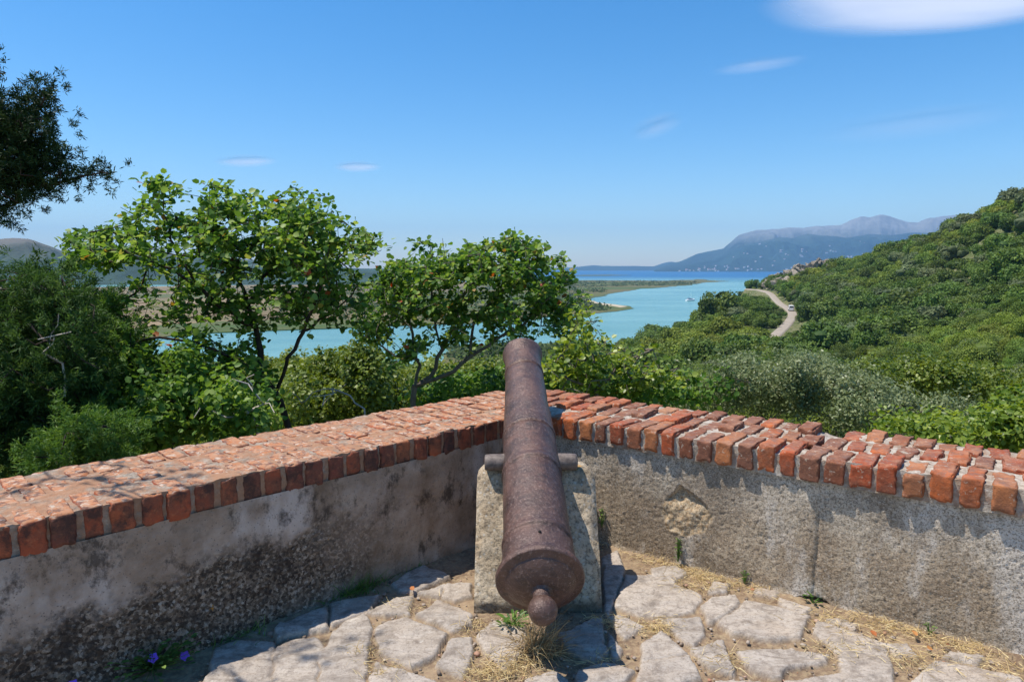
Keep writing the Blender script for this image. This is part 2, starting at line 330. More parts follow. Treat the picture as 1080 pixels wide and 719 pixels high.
def wall(side):
    A, d, n = (CA, LD, LN) if side == 'L' else (CA, RD, RN)
    L = LEFT_END if side == 'L' else RIGHT_END
    htop = .70 if side == 'L' else .72; zb = .588 if side == 'L' else .610; btop = .715 if side == 'L' else .730
    root = empty('parapet_wall', tuple(A + d * 1.5 - n * .3), 'left parapet wall in shade, grey pebbly render under a worn brick coping' if side == 'L' else 'right sunlit parapet wall, beige cement render under red brick coping', 'wall')
    co = lambda o: o * (-.55 if side == 'L' else -.604) / THICK      # where a row at depth o starts (mitre)
    # --- rendered face (dense relief) + body
    u, v, U, Vv, P, nn = plaster_face(side, 0, 3.6, zb + .015, .006 if side == 'L' else .0065)
    if side == 'L':
        # exposed aggregate below a slanting line, smoother render above
        ul, vl = [], []
        for p in ((0, 488), (60, 478), (130, 470)): pass
        line = np.interp(U, [0, .4, .9, 1.3, 1.6, 1.9, 2.2, 2.6], [.30, .36, .42, .46, .40, .36, .33, .30]) + fbm(P, 5, 4, 2) * .09
        rough = sstep(.05, -.06, Vv - line + fbm(P, 30, 3, 44) * .05) * sstep(.85, 1.65, U + fbm(P, 7, 3, 33) * .35)
        f1, f2, cv = voro(np.column_stack([U, Vv]) + fbm(P, 20, 2, 3)[:, None] * .01, 70, 8); g1, g2, cv2 = voro(np.column_stack([U, Vv]), 95, 18)
        peb = np.clip(.6 - f1, 0, 1) * (.3 + cv) * .016 + np.clip(.5 - g1, 0, 1) * cv2 * .007
        disp = rough * (peb - .006 + fbm(P, 13, 4, 5) * .007) + fbm(P, 4, 5, 6) * .010 + (1 - rough) * (fbm(P, 40, 3, 7) * .002 + fbm(P, 12, 4, 17) * .003)
        disp += .012 * sstep(.10, .0, Vv)
        at_ = dict(rough=rough, cell=cv)
    else:
        disp = fbm(P, 2.2, 3, 12) * .012 + fbm(P, 45, 3, 13, .7) * .0014 + fbm(P, 110, 2, 14) * .0024 - .012
        f1, f2, cv = voro(np.column_stack([U, Vv]), 62, 28); disp += np.clip(.45 - f1, 0, 1) * (sstep(.6, .9, cv) * .006 - sstep(.25, .0, cv) * .012)
        # broken patch, pointed at the top
        pts = np.array([wall_uv(*p, 'R') for p in ((716, 512), (741, 530), (752, 545), (744, 562), (722, 566), (702, 560), (700, 548), (695, 536))])
        w = np.column_stack([U, Vv]) + np.stack([fbm(P, 25, 3, 15), fbm(P, 25, 3, 16)], 1) * .012
        sd = seg_dist(w, pts); hole = sstep(-.002, .006, sd); low = sstep(pts[0, 1] - .02, pts[0, 1] - .14, Vv)
        disp -= hole * (.030 - .024 * low) ; disp += hole * (fbm(P, 38, 3, 18) * .013 + .006 * low)
        # lower toe of render juts out left of the crack, and a hollow at the foot
        uc, _ = wall_uv(862, 560, 'R'); crack = np.abs(U - uc - fbm(P, 6, 3, 19) * .02); disp -= .010 * np.exp(-crack / .006) * sstep(-.05, .1, Vv)
        disp += .008 * sstep(uc + .02, uc - .02, U)
        uh, vh = wall_uv(858, 634, 'R'); e = ((U - uh) / .075) ** 2 + ((Vv - .0) / .035) ** 2 + fbm(P, 20, 2, 20) * .4; disp -= .10 * sstep(1.1, .8, e)
        uk, vk = wall_uv(851, 510, 'R')
        # the render stops a little lower under the bricks and shows joint mortar
        disp += .010 * sstep(.035, .0, Vv)
        at_ = dict(rough=hole, cell=cv)
    P2 = P + disp[:, None] * n
    if side == 'L':
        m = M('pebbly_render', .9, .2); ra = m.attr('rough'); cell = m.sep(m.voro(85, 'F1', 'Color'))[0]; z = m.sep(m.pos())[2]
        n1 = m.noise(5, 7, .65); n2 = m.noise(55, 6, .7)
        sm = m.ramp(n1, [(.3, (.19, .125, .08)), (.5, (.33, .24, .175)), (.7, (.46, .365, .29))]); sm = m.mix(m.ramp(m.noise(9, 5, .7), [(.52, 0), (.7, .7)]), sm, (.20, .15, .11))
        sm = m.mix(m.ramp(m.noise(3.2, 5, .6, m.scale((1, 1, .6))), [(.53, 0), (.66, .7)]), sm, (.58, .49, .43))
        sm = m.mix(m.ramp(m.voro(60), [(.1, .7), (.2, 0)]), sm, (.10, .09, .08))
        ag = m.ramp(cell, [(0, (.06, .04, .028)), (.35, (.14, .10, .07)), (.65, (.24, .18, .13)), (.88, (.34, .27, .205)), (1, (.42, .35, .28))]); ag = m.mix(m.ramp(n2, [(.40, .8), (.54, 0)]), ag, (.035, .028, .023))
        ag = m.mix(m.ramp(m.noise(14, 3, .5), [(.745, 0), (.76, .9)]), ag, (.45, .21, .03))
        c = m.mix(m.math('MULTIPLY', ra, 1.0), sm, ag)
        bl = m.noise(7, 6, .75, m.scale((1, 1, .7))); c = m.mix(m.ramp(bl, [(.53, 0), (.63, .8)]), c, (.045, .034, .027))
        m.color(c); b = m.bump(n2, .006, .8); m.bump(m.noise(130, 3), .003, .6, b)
    else:
        m = M('cement_render', .9, .2); ra = m.attr('rough'); cell = m.attr('cell'); z = m.sep(m.pos())[2]
        n1 = m.noise(4, 7, .65); n2 = m.noise(48, 6, .72)
        c = m.ramp(n1, [(.3, (.31, .225, .145)), (.5, (.45, .35, .24)), (.7, (.58, .49, .36))])
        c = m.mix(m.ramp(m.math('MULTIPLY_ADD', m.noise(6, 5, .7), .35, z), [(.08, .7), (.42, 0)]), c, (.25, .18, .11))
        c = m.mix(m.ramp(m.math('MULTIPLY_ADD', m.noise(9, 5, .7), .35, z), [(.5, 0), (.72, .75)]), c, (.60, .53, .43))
        c = m.mix(m.ramp(m.noise(7, 6, .75, m.scale((1, 1, .3))), [(.54, 0), (.68, .5)]), c, (.20, .16, .11))
        c = m.mix(m.ramp(n2, [(.36, .75), (.5, 0)]), c, (.15, .115, .075)); c = m.mix(m.ramp(m.voro(70), [(.12, .5), (.25, 0)]), c, (.55, .52, .46))
        big = m.noise(1.7, 7, .72, m.scale((1, 1, .8)), .4); c = m.mix(m.ramp(big, [(.40, .6), (.52, 0)]), c, (.19, .145, .10)); c = m.mix(m.ramp(m.noise(2.6, 7, .7, m.scale((1, 1, .45))), [(.50, 0), (.60, .8)]), c, (.66, .60, .52)); c = m.mix(m.ramp(m.noise(11, 6, .8, m.scale((1, 1, .22))), [(.58, 0), (.70, .6)]), c, (.14, .11, .08))
        c = m.mix(ra, c, m.mix(m.ramp(n2, [(.4, 0), (.6, 1)]), (.42, .28, .15), (.56, .45, .30)))
        c = m.mix(m.ramp(m.noise(120, 5, .75), [(.40, .8), (.52, 0)]), c, (.10, .075, .05)); c = m.mix(m.ramp(m.noise(85, 5, .7, m.scale((1, 1, 2.2))), [(.54, 0), (.64, .6)]), c, (.62, .55, .45)); m.color(c); b = m.bump(n2, .0025, .8); m.bump(m.noise(170, 4, .7), .004, .9, b)
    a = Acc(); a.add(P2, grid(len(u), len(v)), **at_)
    # body block behind the face
    def prism(o0, o1, z0, z1, ulen):
        q = []
        for z_ in (z0, z1):
            for (o, uu) in ((o0, co(o0)), (o0, ulen), (o1, ulen), (o1, co(o1))):
                q.append(A + d * uu - n * o + UP * z_)
        V = np.array(q); Fq = BOXF[:, ::-1] if side == 'L' else BOXF
        a.add(V, Fq, rough=0, cell=.5)
    prism(.045, THICK - .02, -1.6, zb, L)
    q0 = Acc(); V = np.array([A + d * 3.55 + n * .0, A + d * L, A + d * L + UP * zb, A + d * 3.55 + UP * zb]); a.add(V, np.array([[0, 1, 2, 3]]), rough=0, cell=.5)
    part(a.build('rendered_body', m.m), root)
    UC = wall_uv(862, 560, 'R')[0]
    # --- coping: mortar bed and bricks
    uu = np.arange(-.65, 3.7, .010); oo = np.arange(.012 if side == 'L' else -.008, THICK - .01, .010); Ug, Og = np.meshgrid(uu, oo, indexing='ij')
    keep_u = np.maximum(Ug, co(Og)); P = (A + keep_u[..., None] * d - Og[..., None] * n).reshape(-1, 3)
    Uf, Of = keep_u.ravel(), Og.ravel()
    zt = btop - (.007 if side == 'L' else .017) + fbm(P, 9, 5, 61) * (.011 if side == 'L' else .012) + fbm(P, 45, 3, 62) * .006
    if side == 'R': zt += -.045 * np.exp(-((Uf - UC + .06) / .09) ** 2) * sstep(.1, .3, Of)
    else: zt += Uf * .002
    ms = []; edge = (Of < .02)
    a = Acc(); Vt = P.copy(); Vt[:, 2] = zt; a.add(Vt, grid(len(uu), len(oo)))
    # front and back skirts of the mortar
    for o_, flip in ((.012 if side == 'L' else -.008, 1), (THICK - .012, 0)):
        vv = np.linspace(0, 1, 15); Us, Vs = np.meshgrid(uu, vv, indexing='ij'); us = np.maximum(Us, co(o_)); ztop_ = zt.reshape(len(uu), len(oo))[:, 0 if flip else -1][:, None]; Vs = (zb - .01) * (1 - Vs) + (ztop_ + .001) * Vs
        Q = (A + us[..., None] * d - o_ * n + Vs[..., None] * UP).reshape(-1, 3); Q = Q + (fbm(Q, 40, 3, 63) * .006 * (1 - np.tile(vv, len(uu)) ** 6))[:, None] * n
        a.add(Q, grid(len(uu), len(vv)))
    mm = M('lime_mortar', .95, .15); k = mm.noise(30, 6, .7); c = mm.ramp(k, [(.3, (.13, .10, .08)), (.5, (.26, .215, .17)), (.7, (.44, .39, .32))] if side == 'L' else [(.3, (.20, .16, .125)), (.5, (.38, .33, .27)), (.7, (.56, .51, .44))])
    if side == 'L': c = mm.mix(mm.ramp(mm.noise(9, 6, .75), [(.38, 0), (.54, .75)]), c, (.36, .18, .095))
    else: c = mm.mix(mm.ramp(mm.noise(7, 5, .7), [(.5, 0), (.62, .8)]), c, (.26, .15, .09))
    mm.color(c); mm.bump(mm.noise(90, 4, .7), .006, .9)
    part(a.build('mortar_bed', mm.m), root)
    bm_ = M('worn_brick', .88, .2); isl = bm_.island(); nz = bm_.sep(bm_.normal())[2]
    bc = bm_.ramp(isl, [(0, (.26, .065, .034)), (.2, (.34, .082, .038)), (.45, (.40, .105, .045)), (.65, (.20, .058, .038)), (.85, (.42, .13, .055)), (.94, (.13, .045, .035))] if side == 'L' else [(0, (.19, .065, .035)), (.14, (.33, .070, .028)), (.32, (.42, .11, .035)), (.48, (.25, .090, .045)), (.60, (.40, .15, .06)), (.74, (.19, .08, .05)), (.88, (.38, .085, .032)), (.96, (.42, .20, .09))], 'CONSTANT')
    n1 = bm_.noise(9, 7, .7); n2 = bm_.noise(55, 6, .7)
    bc = bm_.mix(bm_.ramp(n1, [(.4, 0), (.58, .7)]), bc, (.15, .07, .045)); bc = bm_.mix(bm_.ramp(n2, [(.52, 0), (.72, .5)]), bc, (.46, .19, .09))
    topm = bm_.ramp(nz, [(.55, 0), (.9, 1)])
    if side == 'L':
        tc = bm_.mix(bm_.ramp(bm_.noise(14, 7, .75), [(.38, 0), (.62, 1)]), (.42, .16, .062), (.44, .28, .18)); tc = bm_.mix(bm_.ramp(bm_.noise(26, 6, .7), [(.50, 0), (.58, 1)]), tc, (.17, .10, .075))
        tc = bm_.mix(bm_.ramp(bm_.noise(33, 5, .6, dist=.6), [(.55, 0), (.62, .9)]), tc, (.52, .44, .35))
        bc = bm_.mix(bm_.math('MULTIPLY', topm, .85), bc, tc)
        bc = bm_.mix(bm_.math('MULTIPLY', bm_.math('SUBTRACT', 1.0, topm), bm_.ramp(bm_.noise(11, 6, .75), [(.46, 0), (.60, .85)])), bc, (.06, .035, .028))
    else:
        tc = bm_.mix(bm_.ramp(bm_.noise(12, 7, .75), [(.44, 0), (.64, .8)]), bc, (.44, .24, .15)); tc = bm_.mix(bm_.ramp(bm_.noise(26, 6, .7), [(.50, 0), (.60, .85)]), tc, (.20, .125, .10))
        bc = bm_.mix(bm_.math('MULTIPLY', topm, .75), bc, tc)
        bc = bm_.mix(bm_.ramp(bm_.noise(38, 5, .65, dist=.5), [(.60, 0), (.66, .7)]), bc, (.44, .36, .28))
    bm_.color(bc); b = bm_.bump(n2, .005, .8); bm_.bump(bm_.noise(160, 3), .002, .6, b)
    a = Acc(); rng = np.random.default_rng(11 if side == 'L' else 23)
    rows = ((0.0, .25), (.256, .225), (.485, .21)) if side == 'R' else ((-.004, .235), (.245, .225), (.483, .21))
    uc = wall_uv(862, 560, 'R')[0] if side == 'R' else -9
    for ri, (o0, ln) in enumerate(rows):
        uu_ = max(co(o0 + ln * .5), -.6) + (.05 if side == 'R' else .03) + rng.uniform(0, .03)
        while uu_ < min(L, 4.4):
            w = rng.uniform(.074, .092) if side == 'R' else rng.uniform(.078, .094); gap = rng.uniform(.014, .030) if side == 'R' else rng.uniform(.010, .022)
            if ri == 0 and side == 'R' and uu_ < .12: uu_ += w + gap; continue          # rubble at the corner
            lng = ln + rng.uniform(-.02, .012); setb = rng.uniform(-.006, .014) if ri == 0 else rng.uniform(-.01, .01)
            if side == 'R' and ri == 0: setb = rng.choice([-.028, -.034, -.022, -.026, -.017], p=[.3, .25, .2, .15, .1]) + rng.uniform(-.004, .004)
            top = btop + rng.uniform(-.004, .005) + (rng.uniform(-.012, .012) if side == 'R' else 0)
            if side == 'R' and uu_ > uc - .01: top -= .004
            if side == 'R' and uc - .12 < uu_ < uc - .01: top -= .034 if ri else .022
            hb = (top - zb) * .5 if ri == 0 or side == 'L' else (top - zb) * .5 + (0 if ri else 0); 
            if side == 'R' and ri == 2 and uc - .16 < uu_ < uc - .02: top -= .035
            broken = rng.random() < (.18 if side == 'R' else .1)
            V, Fb = rbox((w / 2, lng / 2, hb), rng.uniform(.002, .005) if side == 'R' else rng.uniform(.008, .016))
            sd_ = rng.integers(1000) * 3.1
            Nn = V / (np.abs(V).max(1, keepdims=True) + 1e-9)
            k = fbm(V + sd_, 14, 2, 71) * (.0025 if not broken else .014) + fbm(V + sd_, 70, 3, 72) * .0030
            nrm = V / np.array([w / 2, lng / 2, hb]); so = np.sort(np.abs(nrm), 1); edge = sstep(.72, 1.0, so[:, 1]) * (1 + sstep(.7, 1., so[:, 0])); nrm = nrm ** 7; nrm /= np.linalg.norm(nrm, axis=1, keepdims=True)
            k = k - edge * np.clip(fbm(V + sd_ + 3, 34, 3, 74) + .12, 0, 1) * (.030 if side == 'R' else .020)
            V = V + nrm * k[:, None]
            yaw = rng.normal(0, .03); tilt = rng.normal(0, .02); V = np.stack([V[:, 0] * math.cos(yaw) - V[:, 1] * math.sin(yaw), V[:, 0] * math.sin(yaw) + V[:, 1] * math.cos(yaw), V[:, 2] + V[:, 0] * tilt + V[:, 1] * rng.normal(0, .012)], 1)
            c0 = A + d * (uu_ + w / 2) - n * (o0 + lng / 2 + setb) + UP * (top - hb)
            W = c0 + V[:, :1] * d - V[:, 1:2] * n + V[:, 2:] * UP
            a.add(W, Fb if side == 'R' else Fb[:, ::-1]); uu_ += w + gap
    part(a.build('brick_coping', bm_.m), root)
    if side == 'R':
        # rounded rubble stones and broken joint mortar at the corner by the gun
        pass
    return root, bm_, mm

def build_terrace():
    build_paving()
    wl = wall('L'); wr = wall('R')
    return wl, wr

# ------------------------------------------------------------------ CANNON
def build_cannon():
    C0 = np.array([.114, 2.64, .352]); C1 = aty(551, 374, 4.29); ax = C1 - C0; Lc = np.linalg.norm(ax); ax /= Lc
    root = empty('cannon', tuple(C0), 'long rusty iron cannon resting on a stone block and pointing over the wall', 'cannon')
    m = M('rusted_iron', .45, .5); m.set(Metallic=.15)
    n1 = m.noise(7, 8, .68); n2 = m.noise(75, 6, .75); n3 = m.noise(2.5, 5, .6)
    c = m.ramp(n1, [(.3, (.035, .020, .016)), (.5, (.090, .047, .035)), (.68, (.17, .086, .060))]); c = m.mix(m.ramp(n3, [(.42, 0), (.65, .55)]), c, (.13, .078, .062))
    c = m.mix(m.ramp(m.noise(4.5, 7, .75, dist=.8), [(.5, 0), (.62, .65)]), c, (.06, .038, .031)); c = m.mix(m.ramp(n2, [(.54, 0), (.64, .75)]), c, (.25, .17, .14)); c = m.mix(m.ramp(m.noise(16, 6, .7), [(.56, 0), (.68, .85)]), c, (.035, .024, .022))
    c = m.mix(m.ramp(m.voro(55), [(.08, .7), (.16, 0)]), c, (.045, .03, .025))
    m.color(c); m.l(m.ramp(n1, [(.3, .28), (.7, .52)]), m.b.inputs['Roughness']); b = m.bump(n2, .005, .8); b = m.bump(m.noise(18, 6, .7), .010, .7, b); m.bump(m.noise(170, 3), .0015, .5, b)
    dark = plain('bore_black', (.01, .009, .008), .9)
    up = np.array([0, 0, 1.]); L = Lc
    # position of the rings: where the top line of the tube shows a given picture row
    def s_at(py, r):
        best = None
        for s in np.linspace(0, L, 400):
            p = C0 + ax * s + (up - ax * ax[2]) / math.sqrt(1 - ax[2] ** 2) * r - np.array([0, 0, EYE])
            yy = CY - F * (p @ np.array([0, SP, CP])) / (p @ np.array([0, CP, -SP]))
            if best is None or abs(yy - py) < best[0]: best = (abs(yy - py), s)
        return best[1]
    s1, s2, s3, s4 = s_at(548, .15), s_at(478, .14), s_at(441, .13), s_at(378, .118)
    rr = lambda s: float(np.interp(s, [0, .05, .10, s1, s2, s3, s4, L], [.160, .158, .154, .147, .1415, .1345, .112, .112]))
    prof = []
    for s in np.linspace(.035, L - .09, 60): prof.append([s, rr(s)])
    def ring(sc, w, h):
        for p_ in [[sc - w * .5 - .004, rr(sc)], [sc - w * .5, rr(sc) + h * .8], [sc - w * .2, rr(sc) + h], [sc + w * .2, rr(sc) + h], [sc + w * .5, rr(sc) + h * .7], [sc + w * .5 + .005, rr(sc)]]: prof.append(p_)
    ring(s1, .022, .006); ring(s2, .028, .0065); ring(s3, .02, .005); ring(s4, .016, .0065)
    # drop plain samples that fall inside a ring
    rings = [(s1, .022), (s2, .028), (s3, .02), (s4, .016)]
    prof = [p_ for p_ in prof if all(abs(p_[0] - sc) > w * .5 + .006 or p_[1] > rr(sc) + .0005 or abs(abs(p_[0] - sc) - w * .5) < .0055 for sc, w in rings)]
    prof.sort(key=lambda p_: p_[0])
    prof += [[L - .085, .113], [L - .05, .118], [L - .025, .124], [L - .012, .126], [L, .123], [L + .004, .117], [L + .004, .062], [L - .03, .060], [L - .35, .060]]
    a = Acc(); lathe(a, prof, C0, ax, up, 72)
    V = a.V[0]; pr = C0 + ((V - C0) @ ax)[:, None] * ax; rd = V - pr; rl = np.linalg.norm(rd, axis=1, keepdims=True); rl[rl < 1e-6] = 1
    a.V[0] = V + rd / rl * (fbm(V, 9, 4, 81) * .0045 + fbm(V, 45, 3, 82) * .0022)[:, None]
    part(a.build('barrel', m.m), root)
    # breech: base ring, rounded back, cascabel
    a = Acc(); lathe(a, [[-.066, .0], [-.065, .04], [-.060, .075], [-.050, .105], [-.038, .127], [-.026, .141], [-.0255, .142], [-.020, .143], [-.0195, .144], [-.015, .157], [-.012, .174], [-.0115, .1755], [-.010, .1775], [-.004, .180], [.012, .180], [.018, .1775], [.0185, .1765], [.021, .167], [.022, .166], [.045, .163]], C0, ax, up, 72)
    V = a.V[0]; a.V[0] = V - ax * (fbm(V, 20, 4, 83) * .004)[:, None] + (V - C0) * (fbm(V, 14, 4, 84) * .02)[:, None]
    part(a.build('base_ring', m.m), root)
    a = Acc(); kn = -.150; pr = [[-.055, .064], [-.063, .048], [-.072, .039], [-.085, .034], [-.102, .037]]
    for t in np.linspace(.62, math.pi - .0, 18): pr.append([kn + .057 * math.cos(t), .057 * math.sin(t) + 1e-4])
    lathe(a, pr, C0, ax, up, 40); V = a.V[0]; q = V - (C0 + ax * kn); a.V[0] = V + q * (fbm(V, 30, 3, 85) * .05)[:, None]
    part(a.build('cascabel_knob', m.m), root)
    # trunnions
    TP = C0 + ax * s_at(487, 0.0); sd = np.cross(ax, up); sd /= np.linalg.norm(sd)
    tm = M('grey_iron', .6, .4); tn = tm.noise(30, 6, .7); tm.color(tm.ramp(tn, [(.35, (.07, .052, .044)), (.6, (.19, .15, .125))])); tm.bump(tn, .004, .7)
    for sg in (-1, 1):
        a = Acc(); lathe(a, [[.10, .043], [.20, .041], [.222, .040], [.230, .036], [.231, .0]], TP, sd * sg, up, 28)
        V = a.V[0]; a.V[0] = V + (V - TP) * (fbm(V, 25, 3, 86) * .012)[:, None]
        t = part(a.build('trunnion', tm.m), root)
    # touch hole
    sv = s_at(561, .15); c0 = C0 + ax * sv; un = (up - ax * ax[2]) / math.sqrt(1 - ax[2] ** 2)
    a = Acc(); lathe(a, [[rr(sv) - .02, .007], [rr(sv) + .0035, .0065], [rr(sv) + .0038, 0]], c0, un, ax, 14)
    part(a.build('touch_hole', dark), root)
    return C0, ax, TP

def build_block(TP):
    """wedge shaped concrete cradle under the gun"""
    root = empty('stone_block', (.12, 3.2, 0), 'rough grey concrete block with a sloping face under the cannon', 'plinth')
    n = 46; a = Acc()
    # corner data in plan: front y, top y at the sloping face
    bl = at(500, 643); br = at(636, 648); bl[1] -= .0; w0, w1 = bl[0], br[0]; yf = (bl[1] + br[1]) / 2
    zt = .602; tl = aty(503, 497, 3.32)[0]; tr = aty(628, 490, 3.34)[0]
    # cross-section (y, z): low front lip, slope, rounded crest, top, back
    sec = [(yf, -.05), (yf, .045), (yf + .012, .062), (yf + .27, zt - .03), (yf + .29, zt), (yf + .32, zt + .006), (yf + .43, zt - .002), (yf + .46, zt - .03), (yf + .46, -.05)]
    pts = []
    for i in range(len(sec) - 1):
        k = max(2, int(np.hypot(sec[i + 1][0] - sec[i][0], sec[i + 1][1] - sec[i][1]) / .013))
        for t in np.linspace(0, 1, k, endpoint=False): pts.append((sec[i][0] + (sec[i + 1][0] - sec[i][0]) * t, sec[i][1] + (sec[i + 1][1] - sec[i][1]) * t))
    pts.append(sec[-1]); pts = np.array(pts); nx = 52; tx = np.linspace(0, 1, nx)
    G = np.zeros((nx, len(pts), 3))
    for i, t in enumerate(tx):
        f = np.clip(pts[:, 1] / zt, 0, 1); xl = w0 + (tl - w0) * f; xr = w1 + (tr - w1) * f
        G[i, :, 0] = xl + (xr - xl) * t; G[i, :, 1] = pts[:, 0] + (t - .5) * .0; G[i, :, 2] = pts[:, 1]
        e = min(t, 1 - t) * (w1 - w0)                                   # rounded side edges
        G[i, :, 2] -= np.where(pts[:, 1] > .3, 1, .3) * .05 * max(0, 1 - e / .07) ** 2 * (pts[:, 1] > .02); G[i, :, 1] += (pts[:, 1] > 0) * (pts[:, 0] < yf + .34) * .012 * max(0, 1 - e / .03)
    V = G.reshape(-1, 3); dsp = fbm(V, 9, 4, 91) * .014 + fbm(V, 45, 3, 92) * .009
    V = V + dsp[:, None] * np.array([0, -.75, .65]); a.add(V, grid(nx, len(pts))[:, ::-1])
    for sidei in (0, nx - 1):                                            # side faces: strips down to the ground line
        E_ = G[sidei]; m_ = len(pts); k = 14; rows = []
        base = E_.copy()
        cx = yf + .34
        for t in np.linspace(0, 1, k):
            q = E_ * (1 - t) + np.column_stack([np.full(m_, E_[:, 0].mean()), np.full(m_, cx), np.full(m_, .2)]) * t
            rows.append(q)
        Q = np.array(rows).reshape(-1, 3); sgn = -1 if sidei == 0 else 1
        # use exactly displaced rim on the outside
        Q[:m_] = V.reshape(nx, m_, 3)[sidei]; Q[m_:, 0] += sgn * fbm(Q[m_:], 12, 4, 93) * .008 
        f = grid(k, m_); a.add(Q, f if sidei == 0 else f[:, ::-1])
    m = M('lichened_concrete', .92, .2); n1 = m.noise(8, 8, .7); n2 = m.noise(55, 6, .75)
    c = m.ramp(n1, [(.3, (.33, .245, .155)), (.5, (.50, .40, .275)), (.7, (.64, .55, .42))]); c = m.mix(m.ramp(n2, [(.38, .8), (.52, 0)]), c, (.10, .082, .06))
    c = m.mix(m.ramp(m.voro(38), [(.15, .6), (.3, 0)]), c, (.56, .53, .46)); c = m.mix(m.ramp(m.noise(7, 2, .4), [(.72, 0), (.745, .7)]), c, (.42, .22, .05))
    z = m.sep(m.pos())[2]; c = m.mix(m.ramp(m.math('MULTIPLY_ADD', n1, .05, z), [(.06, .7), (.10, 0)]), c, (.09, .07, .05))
    m.color(c); b = m.bump(n2, .010, 1.0); m.bump(m.noise(120, 3), .004, .7, b)
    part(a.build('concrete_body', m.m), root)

# ------------------------------------------------------------------ small plants on the terrace
def blades(acc, base, dirs, length, width, bend, rng, segs=4):
    """thin curved grass blades; base (n,3), dirs (n,3) initial directions"""
    n = len(base); d = dirs / np.linalg.norm(dirs, axis=1, keepdims=True); side = np.cross(d, rng.normal(size=(n, 3))); side /= np.linalg.norm(side, axis=1, keepdims=True)
    bd = rng.normal(size=(n, 3)) * .5; bd[:, 2] -= .8; p = base.copy(); rows = []; w = np.broadcast_to(width, (n,)); l = np.broadcast_to(length, (n,))
    for s in range(segs + 1):
        k = (1 - s / segs) * .5 + .03; rows += [p - side * (w * k)[:, None], p + side * (w * k)[:, None]]
        d = d + bd * (bend / segs); d /= np.linalg.norm(d, axis=1, keepdims=True); p = p + d * (l / segs)[:, None]
        p[:, 2] = np.maximum(p[:, 2], .004)
    V = np.stack(rows, 1).reshape(-1, 3); k = (segs + 1) * 2; b = (np.arange(n) * k)[:, None, None]; s = (np.arange(segs) * 2)[None, :, None]
    Fq = (b + s + np.array([0, 1, 3, 2])[None, None]).reshape(-1, 4); acc.add(V, Fq, var=np.repeat(rng.random(n), k))

LEAF6 = np.array([[0, 0, 0], [-.42, .18, .08], [-.46, .62, .10], [0, 1, -.04], [.46, .62, .10], [.42, .18, .08]])
LEAF4 = np.array([[0, 0, 0], [-.5, .5, .05], [0, 1, -.02], [.5, .5, .05]])
def leaves(acc, P, nrm, size, rng, tmpl=LEAF6, wl=1.0, axis=None, var=None):
    n = len(P); nrm = nrm / np.linalg.norm(nrm, axis=1, keepdims=True)
    t = rng.normal(size=(n, 3)) if axis is None else axis; t = t - nrm * np.sum(t * nrm, 1, keepdims=True); t /= np.linalg.norm(t, axis=1, keepdims=True); s = np.cross(t, nrm)
    size = np.broadcast_to(size, (n,))[:, None, None]; T = tmpl[None]
    V = P[:, None] + size * (T[..., 0:1] * s[:, None] * wl + T[..., 1:2] * t[:, None] + T[..., 2:3] * nrm[:, None])
    k = len(tmpl); b = (np.arange(n) * k)[:, None]
    if k == 6: Fq = np.concatenate([b + np.array([[0, 3, 2, 1]]), b + np.array([[0, 5, 4, 3]])])
    else: Fq = b + np.array([[0, 3, 2, 1]])
    v = rng.random(n) if var is None else var
    acc.add(V.reshape(-1, 3), Fq, var=np.repeat(v, k))

